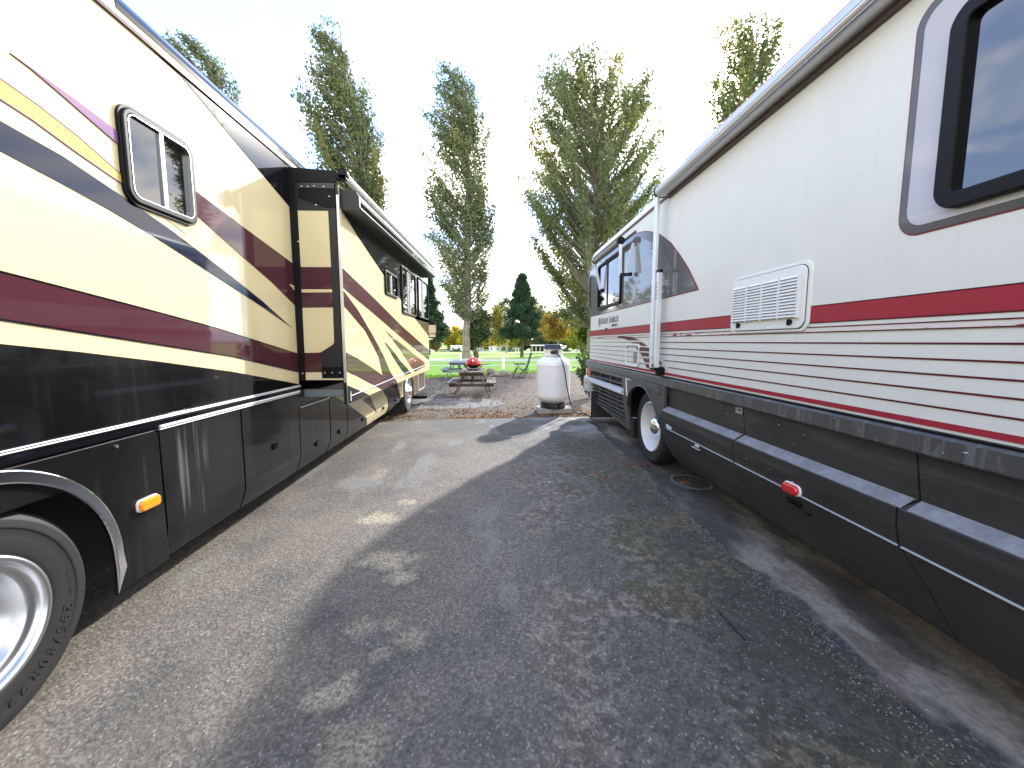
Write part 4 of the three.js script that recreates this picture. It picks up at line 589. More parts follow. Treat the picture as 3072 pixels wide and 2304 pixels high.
// ---------------------------------------------------------------- trees
const leafM = new THREE.MeshPhysicalMaterial({ vertexColors: true, roughness: 0.75, side: THREE.DoubleSide, transmission: 0.5, thickness: 0, specularIntensity: 0.4 });
const barkTex = (r, g, b) => { const t = tex(256, 512, (u, v, c) => { const n = fbm(u * 22, v * 7, 4), q = sm(0.4, 0.6, fbm(u * 9, v * 26, 4)), k = 0.45 + 0.9 * n - 0.35 * q; c[0] = r * k; c[1] = g * k; c[2] = b * k; }); t.repeat.set(2, 6); return t; };
const barkM = new THREE.MeshStandardMaterial({ map: barkTex(0.30, 0.26, 0.21), roughness: 0.95 });
const barkDark = new THREE.MeshStandardMaterial({ map: barkTex(0.13, 0.10, 0.08), roughness: 0.95 });
const barkPale = new THREE.MeshStandardMaterial({ map: barkTex(0.55, 0.50, 0.42), roughness: 0.9 });
class Leaves {
  constructor(seed) { this.p = []; this.c = []; this.r = rng(seed); }
  spray(x, y, z, s, c, w = 0.6, dir = null, bias = 0) {
    const r = this.r; let a = r() * 6.283, b = Math.acos(2 * r() - 1);
    let dx = Math.sin(b) * Math.cos(a), dy = Math.cos(b), dz = Math.sin(b) * Math.sin(a);
    if (dir) { dx = mix(dx, dir[0], bias); dy = mix(dy, dir[1], bias); dz = mix(dz, dir[2], bias); const l = Math.hypot(dx, dy, dz) || 1; dx /= l; dy /= l; dz /= l; }
    let ux = r() - 0.5, uy = r() - 0.5, uz = r() - 0.5; let k = ux * dx + uy * dy + uz * dz; ux -= k * dx; uy -= k * dy; uz -= k * dz; const l = Math.hypot(ux, uy, uz) || 1; ux *= w * s * 0.5 / l; uy *= w * s * 0.5 / l; uz *= w * s * 0.5 / l;
    const nx = (dy * uz - dz * uy) * 0.7, ny = (dz * ux - dx * uz) * 0.7, nz = (dx * uy - dy * ux) * 0.7, m = 0.35 + 0.2 * r();
    const A = [x, y, z], C = [x + dx * s, y + dy * s, z + dz * s], B = [x + dx * s * m + ux + nx, y + dy * s * m + uy + ny, z + dz * s * m + uz + nz], D = [x + dx * s * m - ux + nx, y + dy * s * m - uy + ny, z + dz * s * m - uz + nz];
    this.p.push(...A, ...B, ...C, ...A, ...C, ...D); const v = 0.75 + 0.5 * r(); for (let i = 0; i < 6; i++) this.c.push(c[0] * v, c[1] * v, c[2] * v);
  }
  geo() { const g = new THREE.BufferGeometry(); g.setAttribute('position', new THREE.Float32BufferAttribute(this.p, 3)); g.setAttribute('color', new THREE.Float32BufferAttribute(this.c, 3)); g.computeVertexNormals(); return g; }
}
function cone(a, b, r0, r1, n = 6) { const A = new THREE.Vector3(...a), B = new THREE.Vector3(...b), d = B.clone().sub(A), L = d.length(); const g = new THREE.CylinderGeometry(r1, r0, L, n, 1, true); g.applyQuaternion(new THREE.Quaternion().setFromUnitVectors(EY, d.normalize())); return g.translate((A.x + B.x) / 2, (A.y + B.y) / 2, (A.z + B.z) / 2); }
function limb(pts, r0, r1, n = 7) { const out = []; for (let i = 0; i < pts.length - 1; i++) { const t0 = i / (pts.length - 1), t1 = (i + 1) / (pts.length - 1); out.push(cone(pts[i], pts[i + 1], mix(r0, r1, t0), mix(r0, r1, t1), n)); } return out; }
// prof: [y, left x, right x] from the top down, as measured; the crown is as deep as it is wide
function tree(name, label, base, prof, o) {
  const [bx, by, bz] = base, g = thing(name, label, 'tree', base, o.group), r = rng(o.seed), L = new Leaves(o.seed + 1);
  const top = prof[0][0], bot = prof[prof.length - 1][0];
  const at = (y) => { if (y >= top) return [prof[0][1], prof[0][2]]; for (let i = 0; i < prof.length - 1; i++) if (y <= prof[i][0] && y >= prof[i + 1][0]) { const t = (prof[i][0] - y) / (prof[i][0] - prof[i + 1][0] || 1); return [mix(prof[i][1], prof[i + 1][1], t), mix(prof[i][2], prof[i + 1][2], t)]; } return [prof[prof.length - 1][1], prof[prof.length - 1][2]]; };
  let maxW = 0; for (const p of prof) maxW = Math.max(maxW, p[2] - p[1]);
  const cx = (y) => { const a = at(Math.max(y, bot)), m = (a[0] + a[1]) / 2; return mix(bx, m, (o.stem ?? 1) * sm(by, mix(bot, top, 0.9), y)); };
  const tp = []; const wob = r() * 9; for (let i = 0; i <= 9; i++) { const y = mix(by, top - 0.5, i / 9); tp.push([cx(y) + (vn(i * 0.9, wob) - 0.5) * 0.5 * (i ? 1 : 0), y, bz + (vn(i * 0.9, wob + 4) - 0.5) * 0.5 * (i ? 1 : 0)]); }
  const trunkAt = (y) => { const t = clamp((y - by) / (top - 0.5 - by)) * 9, i = Math.min(8, Math.floor(t)), f = t - i; return [mix(tp[i][0], tp[i + 1][0], f), y, mix(tp[i][2], tp[i + 1][2], f)]; };
  const tr = limb(tp, o.trunk, 0.03, 10); tr.push(cone([bx, by - 0.1, bz], [bx, by + 0.7, bz], o.trunk * 1.45, o.trunk * 0.98, 10));
  part(g, 'trunk', merge(tr), o.bark || barkM);
  const lb = []; let made = 0, guard = 0;
  while (made < o.n && guard++ < o.n * 20) {
    const y = mix(bot, top, Math.pow(r(), o.pow ?? 0.85)), a = at(y), w = a[1] - a[0]; if (r() > 0.25 + 0.75 * w / maxW) continue; made++;
    const flag = r() < 0.16, c = (a[0] + a[1]) / 2, ang = flag ? Math.PI + (r() - 0.5) * 2.2 : r() * 6.283, rad = flag ? 0.95 + 0.17 * r() : 0.25 + 0.68 * Math.sqrt(r()), hw = w / 2;
    const tx = c + Math.cos(ang) * hw * rad, tz = bz + Math.sin(ang) * hw * rad * 0.9;
    const sy = Math.max(y - (0.5 + o.rise * hw * rad * (0.6 + 0.8 * r())), Math.min(bot, y) - 0.4, by + 1), s = trunkAt(sy);
    const mid = [mix(s[0], tx, 0.6), mix(sy, y, 0.42), mix(s[2], tz, 0.6)], P = (t) => { const u = 1 - t; return [u * u * s[0] + 2 * u * t * mid[0] + t * t * tx, u * u * sy + 2 * u * t * mid[1] + t * t * y, u * u * s[2] + 2 * u * t * mid[2] + t * t * tz]; };
    const len = Math.hypot(tx - s[0], y - sy, tz - s[2]);
    const wind = o.wind * (0.5 + r()); const Pw = (t) => { const p = P(t); p[0] -= wind * t * t * t; return p; };
    lb.push(...limb([Pw(0), Pw(0.33), Pw(0.66), Pw(0.97)], Math.max(0.018, 0.012 * len + 0.01) * (o.limb ?? 1), 0.008, 4));
    const tone = 0.72 + 0.55 * r(), yl = r() < o.yellow ? 1 : 0, col = [mix(o.col[0], o.col2[0], yl) * tone, mix(o.col[1], o.col2[1], yl) * tone, mix(o.col[2], o.col2[2], yl) * tone];
    const ns = Math.round(o.spray * (0.5 + len * 0.22) * (0.3 + 1.4 * r()) * (flag ? 1.3 : 1));
    for (let k = 0; k < ns; k++) {
      const t = o.t0 + (1 - o.t0) * Math.pow(r(), 0.7), p = Pw(t), sc = o.scatter * (0.5 + 0.6 * t), q = () => (r() + r() + r() - 1.5) * 1.1 * sc;
      L.spray(p[0] + q() - o.wind * 0.25 * r(), p[1] + q() * 0.9 - (o.droop || 0) * r(), p[2] + q(), o.size * (0.6 + 0.8 * r()), col, 0.7, o.dir || null, o.dirBias || 0);
    }
  }
  part(g, 'branch', merge(lb), o.bark || barkM);
  part(g, 'crown', L.geo(), leafM);
  return g;
}
const GREEN = [0.195, 0.22, 0.115], OLIVE = [0.28, 0.26, 0.10], YEL = [0.42, 0.30, 0.03];
const row = 'tall poplars in a row beyond the mulch bed';
const lomb = { n: 270, spray: 56, rise: 1.5, scatter: 0.36, size: 0.235, wind: 0.6, trunk: 0.36, t0: 0.3, yellow: 0.12, col: GREEN, col2: OLIVE, group: row, dir: [-0.8, 0.1, 0], dirBias: 0.35, stem: 0.75 };
tree('poplar_tree', 'tall poplar showing above the roof of the cream motorhome', [-21.5, -0.03, -35], [[25.7, -24.5, -23.9], [25, -24.9, -22.6], [24.2, -25.2, -20.9], [22.8, -25.4, -19.7], [21.2, -25.3, -19.5], [19.4, -25.1, -19], [16.7, -25, -18.9], [12.4, -25, -19.1], [5, -24.4, -20]], { ...lomb, seed: 101 });
tree('poplar_tree', 'pointed windswept poplar rising directly behind the slide-out awning', [-10.9, -0.03, -34], [[26.1, -12.24, -12.12], [25.4, -12.84, -11.52], [24.1, -13.14, -10.82], [22.5, -13.44, -9.92], [20.8, -14.04, -8.72], [18.5, -14.34, -7.82], [16.1, -13.44, -7.82], [14, -12.84, -7.72], [11.1, -12.64, -7.82], [7.5, -12.24, -8.42], [4.6, -11.44, -9.02]], { ...lomb, n: 300, seed: 102, wind: 0.7 });
tree('poplar_tree', 'narrow leaning poplar with a bare thick trunk above the red grill', [-2.9, -0.03, -40.8], [[27.4, -4.3, -3.0], [26.5, -4.5, -1.3], [24.9, -4.4, -0.4], [22.5, -5.2, 0.6], [19.6, -5.6, 1.0], [15.7, -5.9, 1.2], [11.4, -5.2, 1.3], [7.9, -4.3, 1.0], [5.6, -3.6, 0.5], [3.8, -2.5, -0.2]], { ...lomb, n: 340, seed: 103, wind: 1.0, rise: 1.2, trunk: 0.42 });
tree('cottonwood_tree', 'broad open-crowned tree with pale forking trunk behind the white motorhome', [12.4, -0.03, -52.4], [[35.5, 10.1, 16.5], [34.1, 6.0, 19.6], [31.9, 5.2, 20.5], [29.3, 6.1, 21.7], [26.6, 3.8, 22.4], [23.9, 4.1, 22.0], [21.2, 4.3, 22.3], [16.7, 5.6, 22.0], [12.1, 6.5, 21.5], [7.4, 7.3, 20.9], [3.8, 9.0, 19.8]], { ...lomb, group: undefined, n: 300, spray: 56, rise: 1.0, pow: 0.95, scatter: 0.66, size: 0.36, wind: 0.3, trunk: 0.5, limb: 1.9, seed: 104, yellow: 0.2, t0: 0.42, dirBias: 0.1, stem: 0.4 });
tree('poplar_tree', 'poplar in front of the sun above the white motorhome awning', [20.2, -0.03, -34], [[27.6, 19.6, 22.2], [26.4, 18.6, 23.6], [24.7, 18.4, 24.3], [23.4, 18.3, 24.3], [21.6, 18.2, 24.2], [19.5, 18.3, 23.4], [16.3, 18.6, 21.2], [11.5, 19, 21], [6.2, 19.5, 20.8]], { ...lomb, n: 210, spray: 50, seed: 105, yellow: 0.4 });

// pine with drooping whorls
function conifer(name, label, base, top, width, o) {
  const [bx, by, bz] = base, g = thing(name, label, 'tree', base, o.group), r = rng(o.seed), L = new Leaves(o.seed + 1), lb = [];
  part(g, 'trunk', merge(limb([[bx, by, bz], [bx + 0.05, mix(by, top, 0.5), bz], [bx - 0.05, top, bz]], o.trunk, 0.03, 9)), barkDark);
  for (let i = 0; i < o.n; i++) {
    const u = Math.pow(r(), 0.8), y = mix(o.bot, top - 0.2, u), ry = (y - o.bot) / (top - o.bot), hw = width / 2 * Math.min(1, 1.15 * Math.pow(1 - ry, 0.95) + 0.02) * (ry < 0.15 ? 0.75 + ry * 1.6 : 1) * (0.65 + 0.45 * r()), a = r() * 6.283;
    const t = [bx + Math.cos(a) * hw, y - hw * 0.12 + 0.2, bz + Math.sin(a) * hw], s = [bx, y - 0.1, bz]; lb.push(cone(s, t, 0.025, 0.008, 4)); const tone = 0.7 + 0.6 * r();
    for (let k = 0; k < o.spray * (0.4 + hw / width); k++) { const q = 0.3 + 0.7 * Math.sqrt(r()), j = () => (r() + r() - 1) * o.scatter; L.spray(mix(s[0], t[0], q) + j(), mix(s[1], t[1], q) + j() * 0.8, mix(s[2], t[2], q) + j(), o.size * (0.6 + 0.8 * r()), o.col.map((v) => v * tone), 0.3, [Math.cos(a) * 0.5, 0.55, Math.sin(a) * 0.5], 0.4); }
  }
  part(g, 'branch', merge(lb), barkDark); part(g, 'crown', L.geo(), leafM); return g;
}
const PINE = [0.045, 0.105, 0.05];
conifer('pine_tree', 'dense dark green pine on the lawn in the middle distance', [2.85, -0.03, -42.9], 8.5, 4.6, { n: 260, spray: 110, bot: 1.7, scatter: 0.3, size: 0.30, trunk: 0.2, seed: 201, col: PINE });
conifer('pine_tree', 'tall dark conifer half hidden by the front of the cream motorhome', [-8.4, -0.03, -52], 9.6, 5.6, { n: 230, spray: 90, bot: 1.5, scatter: 0.35, size: 0.36, trunk: 0.2, seed: 202, col: [0.045, 0.09, 0.045] });
const small = { n: 90, spray: 46, rise: 0.7, scatter: 0.36, size: 0.28, wind: 0.15, trunk: 0.13, t0: 0.35, yellow: 0.2, pow: 1 };
tree('dark_round_tree', 'low dark green tree just right of the thick poplar trunk', [-1.9, -0.03, -41.4], [[4.8, -1.9, -0.9], [4.2, -2.7, -0.2], [3.2, -2.8, 0.1], [2.2, -2.6, -0.1], [1.6, -2, -0.8]], { ...small, seed: 301, col: [0.07, 0.11, 0.04], col2: [0.12, 0.13, 0.04], trunk: 0.2, bark: barkDark });
tree('birch_tree', 'leaning white-barked birch with thin yellow-green leaves left of the pine', [1.6, -0.03, -56.7], [[6.9, -0.2, 0.7], [6.0, -0.7, 1.1], [4.8, -0.8, 1.5], [3.4, -0.9, 1.9], [2, -0.7, 2.2]], { ...small, n: 80, spray: 40, seed: 302, col: [0.34, 0.30, 0.08], col2: [0.46, 0.36, 0.07], bark: barkPale, droop: 0.7, limb: 1.4 });
tree('birch_tree', 'golden weeping birch with white trunk above the propane tank lid', [9.6, -0.1, -61], [[6.3, 8.6, 10], [5.6, 7.4, 11.3], [4.6, 6.9, 11.6], [3.4, 6.7, 11.7], [2.7, 7.0, 11.3]], { ...small, n: 120, spray: 55, seed: 303, col: [0.46, 0.30, 0.06], col2: [0.52, 0.38, 0.09], bark: barkPale, droop: 0.6, limb: 1.8, trunk: 0.17 });
const far = { ...small, n: 60, spray: 40, scatter: 0.8, size: 0.62, trunk: 0.22, bark: barkDark };
const gy = (z) => { const d = -z - 58; return -0.03 - (d > 0 ? 0.027 * Math.min(d, 140) * sm(0, 30, d) : 0); };
let fs2 = 400;
const bush = (label, x, z, w, h, col, col2, n = 60, name = 'maple_tree') => tree(name, label, [x, gy(z), z], [[gy(z) + h, x - w * 0.15, x + w * 0.15], [gy(z) + h * 0.85, x - w * 0.38, x + w * 0.38], [gy(z) + h * 0.55, x - w * 0.5, x + w * 0.5], [gy(z) + h * 0.25, x - w * 0.42, x + w * 0.42], [gy(z) + h * 0.14, x - w * 0.2, x + w * 0.2]], { ...far, n, seed: fs2++, col, col2, yellow: 0.35 });
bush('small orange and yellow maple just right of the cream motorhome mirror', -23.8, -157, 8.6, 6.6, [0.5, 0.36, 0.03], [0.55, 0.22, 0.03]);
bush('bright yellow maple between the conifer and the thick poplar trunk', -15.6, -158, 9.6, 10.4, [0.62, 0.5, 0.03], [0.42, 0.38, 0.04], 90);
bush('yellow maple low behind the park homes', -1.3, -160, 11, 7.6, [0.6, 0.48, 0.04], [0.4, 0.36, 0.04], 80);
bush('yellow-green tree behind the gabled park home', 6.8, -160, 7, 10, [0.42, 0.4, 0.05], [0.3, 0.32, 0.05], 70);
bush('reddish tree top showing past the thick poplar', -4.9, -160, 9, 15, [0.20, 0.05, 0.025], [0.10, 0.06, 0.02], 50);
bush('bright yellow-green tree at the right end of the lawn', 32, -156, 9.5, 11.5, [0.36, 0.37, 0.04], [0.46, 0.4, 0.05], 80);
bush('green tree standing directly past the corner of the white motorhome', 15.0, -62, 3.8, 8.0, [0.16, 0.2, 0.06], [0.3, 0.3, 0.05], 80);
const GF = [0.15, 0.18, 0.09];
[[-48, -150, 22, 28], [-27, -165, 15, 20], [-22, -150, 9, 17], [-6.2, -168, 12, 16], [4.2, -170, 10.5, 23], [14.8, -168, 11, 25], [20.5, -170, 9.5, 21], [30, -166, 13, 18], [46, -150, 20, 22], [-45, -95, 18, 17], [46, -110, 20, 18], [10.5, -180, 19, 11], [-10, -180, 20, 11], [28, -182, 22, 11]].forEach(([x, z, w, h], i) => bush(['tall grey-green tree far behind the cream motorhome', 'far green tree left of the yellow maple', 'grey-green tree above the orange maple', 'far tree filling the gap behind the low dark tree', 'far pale poplar rising left of the pine top', 'far pale poplar rising right of the pine top', 'far thin tree above the golden birch', 'far green tree behind the right trailer roof', 'large far tree hidden behind the white motorhome corner', 'leftmost far tree behind the cream motorhome', 'rightmost far tree behind the white motorhome', 'dark hedge-like tree behind the open pavilion', 'dark tree line behind the white trailer', 'dark tree behind the far parked cars'][i], x, z, w, h, i > 10 ? [0.08, 0.10, 0.05] : GF, i > 10 ? [0.10, 0.11, 0.05] : OLIVE, i > 10 ? 130 : 95, 'far_tree'));
{ // leafy bush beside the white motorhome's rear corner
  const g = thing('bush', 'leafy green shrub poking out behind the bumper of the white motorhome', 'bush', [2.75, -0.014, -11.6]), L = new Leaves(555), r = rng(556), lb = [];
  for (let i = 0; i < 26; i++) { const a = r() * 6.283, h = 0.7 + 1.0 * r(), e = 0.15 + 0.3 * r(), p = [[2.75, 0, -11.6], [2.75 + Math.cos(a) * e * 0.5, h * 0.6, -11.6 + Math.sin(a) * e * 0.5], [2.75 + Math.cos(a) * e, h, -11.6 + Math.sin(a) * e]]; lb.push(...limb(p, 0.012, 0.004, 5)); for (let k = 0; k < 34; k++) { const t = 0.15 + 0.85 * r(), q = t < 0.5 ? 0 : 1, f = t < 0.5 ? t * 2 : t * 2 - 1; L.spray(mix(p[q][0], p[q + 1][0], f), mix(p[q][1], p[q + 1][1], f), mix(p[q][2], p[q + 1][2], f), 0.07 + 0.07 * r(), [0.07, 0.12, 0.03], 0.75); } }
  part(g, 'stem', merge(lb), barkDark); part(g, 'foliage', L.geo(), leafM);
}
// ---------------------------------------------------------------- propane tank on its pavers
{
  const cx = 1.345, cz = -9.12, y0 = 0.1;
  const conc = (() => { const t = tex(256, 256, (u, v, c) => { const k = 0.24 + 0.14 * fbm(u * 8, v * 8, 4) + 0.06 * vn(u * 90, v * 90); c[0] = k; c[1] = k * 0.97; c[2] = k * 0.92; }); return new THREE.MeshStandardMaterial({ map: t, roughness: 0.95 }); })();
  single('paver', box(0.98, 1.308, -0.014, y0, -9.5, -9.03, 0.012), conc, 'left concrete paver under the white propane tank', 'paver', 'pavers under the propane tank');
  single('paver', box(1.318, 1.8, -0.014, y0 - 0.004, -9.5, -9.04, 0.012), conc, 'right concrete paver under the white propane tank, by the hose', 'paver', 'pavers under the propane tank');
  const g = thing('propane_tank', 'large upright white propane tank with black lid', 'gas tank', [cx, y0, cz - 0.14]);
  const zc = cz - 0.14, L = (pts, seg = 56) => lathe(pts, seg).translate(cx, 0, zc);
  const tw = (() => { const t = tex(512, 512, (u, v, c) => { const n = fbm(u * 14, v * 5, 4), k = 0.80 + 0.05 * n; c[0] = k; c[1] = k * 1.005; c[2] = k * 1.01; }); return new THREE.MeshPhysicalMaterial({ map: t, roughness: 0.38, clearcoat: 0.4, clearcoatRoughness: 0.2 }); })();
  const dome = []; for (let i = 0; i <= 10; i++) { const a = i / 10 * Math.PI / 2; dome.push([0.384 * Math.sin(a), 0.385 - 0.2 * Math.cos(a)]); } dome.push([0.386, 0.4], [0.389, 0.405], [0.384, 0.41], [0.384, 1.08], [0.391, 1.083], [0.391, 1.095], [0.384, 1.1]); for (let i = 1; i <= 10; i++) { const a = i / 10 * Math.PI / 2; dome.push([0.384 * Math.cos(a), 1.1 + 0.215 * Math.sin(a)]); }
  part(g, 'tank_body', L(dome), tw);
  part(g, 'foot_ring', L([[0.27, y0], [0.288, y0], [0.288, 0.215], [0.27, 0.215], [0.27, y0]]), mat(0.012, 0.012, 0.014, 0.5));
  for (const a of [0.25, -0.1]) part(g, 'bolt', rod([cx + 0.288 * Math.sin(a + 0.2), 0.16, zc + 0.285 * Math.cos(a + 0.2)], [cx + 0.3 * Math.sin(a + 0.2), 0.16, zc + 0.3 * Math.cos(a + 0.2)], 0.012, 8), M.alu);
  // collar with a handhold
  const col = []; for (let i = 0; i < 40; i++) { const a = i / 40 * 2 * Math.PI, b = (i + 1) / 40 * 2 * Math.PI, m = (a + b) / 2; const hole = Math.abs(m - Math.PI * 0.56) < 0.32; for (const [u, v] of hole ? [[1.29, 1.34], [1.41, 1.455]] : [[1.29, 1.455]]) { const q = (w) => [cx + 0.214 * Math.cos(w), zc + 0.214 * Math.sin(w)], A = q(a), C = q(b); const gg = new THREE.BufferGeometry(); gg.setAttribute('position', new THREE.Float32BufferAttribute([A[0], u, A[1], C[0], v, C[1], C[0], u, C[1], A[0], u, A[1], A[0], v, A[1], C[0], v, C[1]], 3)); gg.setAttribute('uv', new THREE.Float32BufferAttribute([0, 0, 1, 1, 1, 0, 0, 0, 0, 1, 1, 1], 2)); gg.computeVertexNormals(); col.push(gg); } }
  part(g, 'collar', merge([...col, L([[0.214, 1.455], [0.219, 1.46], [0.209, 1.46], [0.214, 1.455]], 40)]), tw);
  part(g, 'valve', merge([rod([cx, 1.3, zc], [cx, 1.42, zc], 0.03, 12), rod([cx, 1.395, zc], [cx + 0.01, 1.395, zc + 0.25], 0.026, 12)]), mat(0.32, 0.23, 0.09, 0.35, { metalness: 0.8 }));
  part(g, 'regulator', merge([rod([cx - 0.07, 1.4, zc + 0.26], [cx + 0.06, 1.395, zc + 0.3], 0.034, 14), rod([cx + 0.02, 1.36, zc + 0.3], [cx + 0.02, 1.43, zc + 0.29], 0.038, 14)]), mat(0.012, 0.012, 0.013, 0.4));
  const lid = part(g, 'lid', L([[0.262, 1.458], [0.262, 1.478], [0.235, 1.485], [0.23, 1.5], [0.2, 1.545], [0.185, 1.556], [0, 1.56]], 40), mat(0.012, 0.012, 0.017, 0.35));
  for (let k = 0; k < 8; k++) { const a = k / 8 * 2 * Math.PI + 0.2; part(lid, 'lid_rib', bar([cx + 0.235 * Math.cos(a), 1.492, zc + 0.235 * Math.sin(a)], [cx + 0.19 * Math.cos(a), 1.553, zc + 0.19 * Math.sin(a)], 0.02, 0.012), mat(0.012, 0.012, 0.017, 0.35)); }
  part(lid, 'lid_hinge', box(cx + 0.22, cx + 0.3, 1.44, 1.48, zc - 0.03, zc + 0.06, 0.01), mat(0.012, 0.012, 0.015, 0.4));
  single('gas_hose', tube([[cx + 0.03, 1.365, zc + 0.31], [cx + 0.1, 1.26, zc + 0.42], [1.5, 1.05, -8.72], [1.57, 0.63, -8.7], [1.63, 0.36, -8.72], [1.72, 0.14, -8.8], [1.85, 0.016, -8.95], [2.0, 0.012, -8.9], [2.06, 0.016, -8.5], [2.02, 0.014, -8.3], [2.12, 0.014, -7.95], [2.35, 0.014, -7.8]], 0.013, 90, 8), M.rubber, 'black gas hose drooping from the propane tank to the ground', 'hose');
}
// ---------------------------------------------------------------- picnic tables
const woodTex = (r, g, b) => { const t = tex(256, 1024, (u, v, c) => { const n = fbm(u * 34, v * 3, 4), q = fbm(u * 6 + 9, v * 2, 3), s = sm(0.6, 0.75, fbm(u * 80, v * 5, 2)), k = 0.55 + 0.6 * n + 0.3 * q - 0.4 * s; c[0] = r * k; c[1] = g * k; c[2] = b * k; }); return t; };
const woodOld = [0, 1].map((i) => new THREE.MeshStandardMaterial({ map: woodTex(0.12 - 0.03 * i, 0.092 - 0.025 * i, 0.072 - 0.02 * i), roughness: 0.85 })), woodBlue = [0, 1].map((i) => new THREE.MeshStandardMaterial({ map: woodTex(0.16 + 0.03 * i, 0.19 + 0.03 * i, 0.21 + 0.03 * i), roughness: 0.8 }));
function picnicTable(label, x, z0, len, m, nTop, topM = m) {
  const y0 = -0.014, g = thing('picnic_table', label, 'picnic table', [x, y0, z0 - len / 2], 'picnic tables'), r = rng(Math.round(x * 100) + 900);
  const P = (n, a, b, k) => part(g, n, a, b[k % b.length]);
  for (let i = 0; i < nTop; i++) { const w = 0.72 / nTop, a = x - 0.36 + i * w; P('top_plank', box(a + 0.005, a + w - 0.005, 0.715 + 0.004 * r(), 0.755, z0 + 0.03 * (r() - 0.5), z0 - len - 0.04 * r(), 0.006), topM, i); }
  for (const s of [-1, 1]) for (let i = 0; i < 2; i++) { const a = x + s * (0.435 + i * 0.14); P('seat_plank', box(Math.min(a, a + s * 0.13), Math.max(a, a + s * 0.13), 0.405, 0.443 + 0.003 * r(), z0 + 0.02 * r(), z0 - len - 0.03 * r(), 0.006), topM, i + 1); }
  for (const z of [z0 - 0.2, z0 - len + 0.2]) {
    for (const s of [-1, 1]) P('leg', bar([x + s * 0.53, y0 + 0.005, z], [x + s * 0.235, 0.715, z], 0.09, 0.04), m, 0);
    P('cross_beam', box(x - 0.645, x + 0.645, 0.315, 0.403, z + 0.022, z + 0.06, 0.004), m, 1);
    P('top_beam', box(x - 0.34, x + 0.34, 0.625, 0.713, z + 0.022, z + 0.06, 0.004), m, 0);
  }
  P('brace', bar([x, 0.64, z0 - len / 2 + 0.05], [x, 0.35, z0 - 0.25], 0.04, 0.085), m, 1); P('brace', bar([x, 0.64, z0 - len / 2 - 0.05], [x, 0.35, z0 - len + 0.25], 0.04, 0.085), m, 0);
  return g;
}
picnicTable('weathered brown picnic table carrying the red grill', -0.69, -11.55, 1.85, woodOld, 5);
picnicTable('blue-grey painted picnic table behind the brown one', -1.6, -17.1, 1.85, woodBlue, 5);
{ // portable grill
  const cx = -0.66, cz = -12.35, y = 0.757, g = thing('grill', 'small red-lidded portable grill on the brown picnic table', 'grill', [cx, y, cz]);
  const black = mat(0.012, 0.012, 0.014, 0.45), redM = paint(0.5, 0.012, 0.014, 0.3, 1, 0.08);
  const ell = (pts, sx, sz) => lathe(pts, 36).scale(sx, 1, sz).translate(cx, 0, cz);
  part(g, 'lid', ell([[0.235, 0.925], [0.24, 0.935], [0.238, 0.97], [0.225, 1.02], [0.19, 1.07], [0.13, 1.115], [0.06, 1.138], [0, 1.142]], 1, 0.8), redM);
  part(g, 'lid_handle', tube([[cx - 0.1, 1.0, cz + 0.185], [cx - 0.09, 1.01, cz + 0.235], [cx + 0.09, 1.01, cz + 0.235], [cx + 0.1, 1.0, cz + 0.185]], 0.011), black);
  part(g, 'thermometer', rod([cx, 1.05, cz + 0.15], [cx, 1.06, cz + 0.175], 0.03, 14), M.alu);
  part(g, 'bowl', ell([[0, 0.8], [0.08, 0.805], [0.15, 0.84], [0.21, 0.89], [0.238, 0.925], [0.22, 0.925], [0, 0.9]], 1, 0.8), black);
  for (const s of [-1, 1]) { part(g, 'stand', tube([[cx - 0.26, 0.92, cz + s * 0.12], [cx - 0.2, 0.83, cz + s * 0.13], [cx - 0.1, 0.772, cz + s * 0.16], [cx + 0.1, 0.772, cz + s * 0.16], [cx + 0.2, 0.83, cz + s * 0.13], [cx + 0.26, 0.92, cz + s * 0.12]], 0.015), black); part(g, 'side_shelf', box(cx + s * 0.25, cx + s * 0.5, 0.925, 0.94, cz - 0.12, cz + 0.12, 0.005), black); }
  single('bench_board', box(-0.245, -0.13, 0.446, 0.458, -12.15, -11.68, 0.003), mat(0.5, 0.48, 0.44, 0.7), 'pale board lying on the right bench of the brown picnic table', 'board');
  single('black_loop', new THREE.TorusGeometry(0.032, 0.011, 8, 20, 5.2).rotateX(-Math.PI / 2).scale(1, 1, 1.6).translate(-0.185, 0.469, -11.82), black, 'small black loop lying on the pale bench board', 'loop');
}
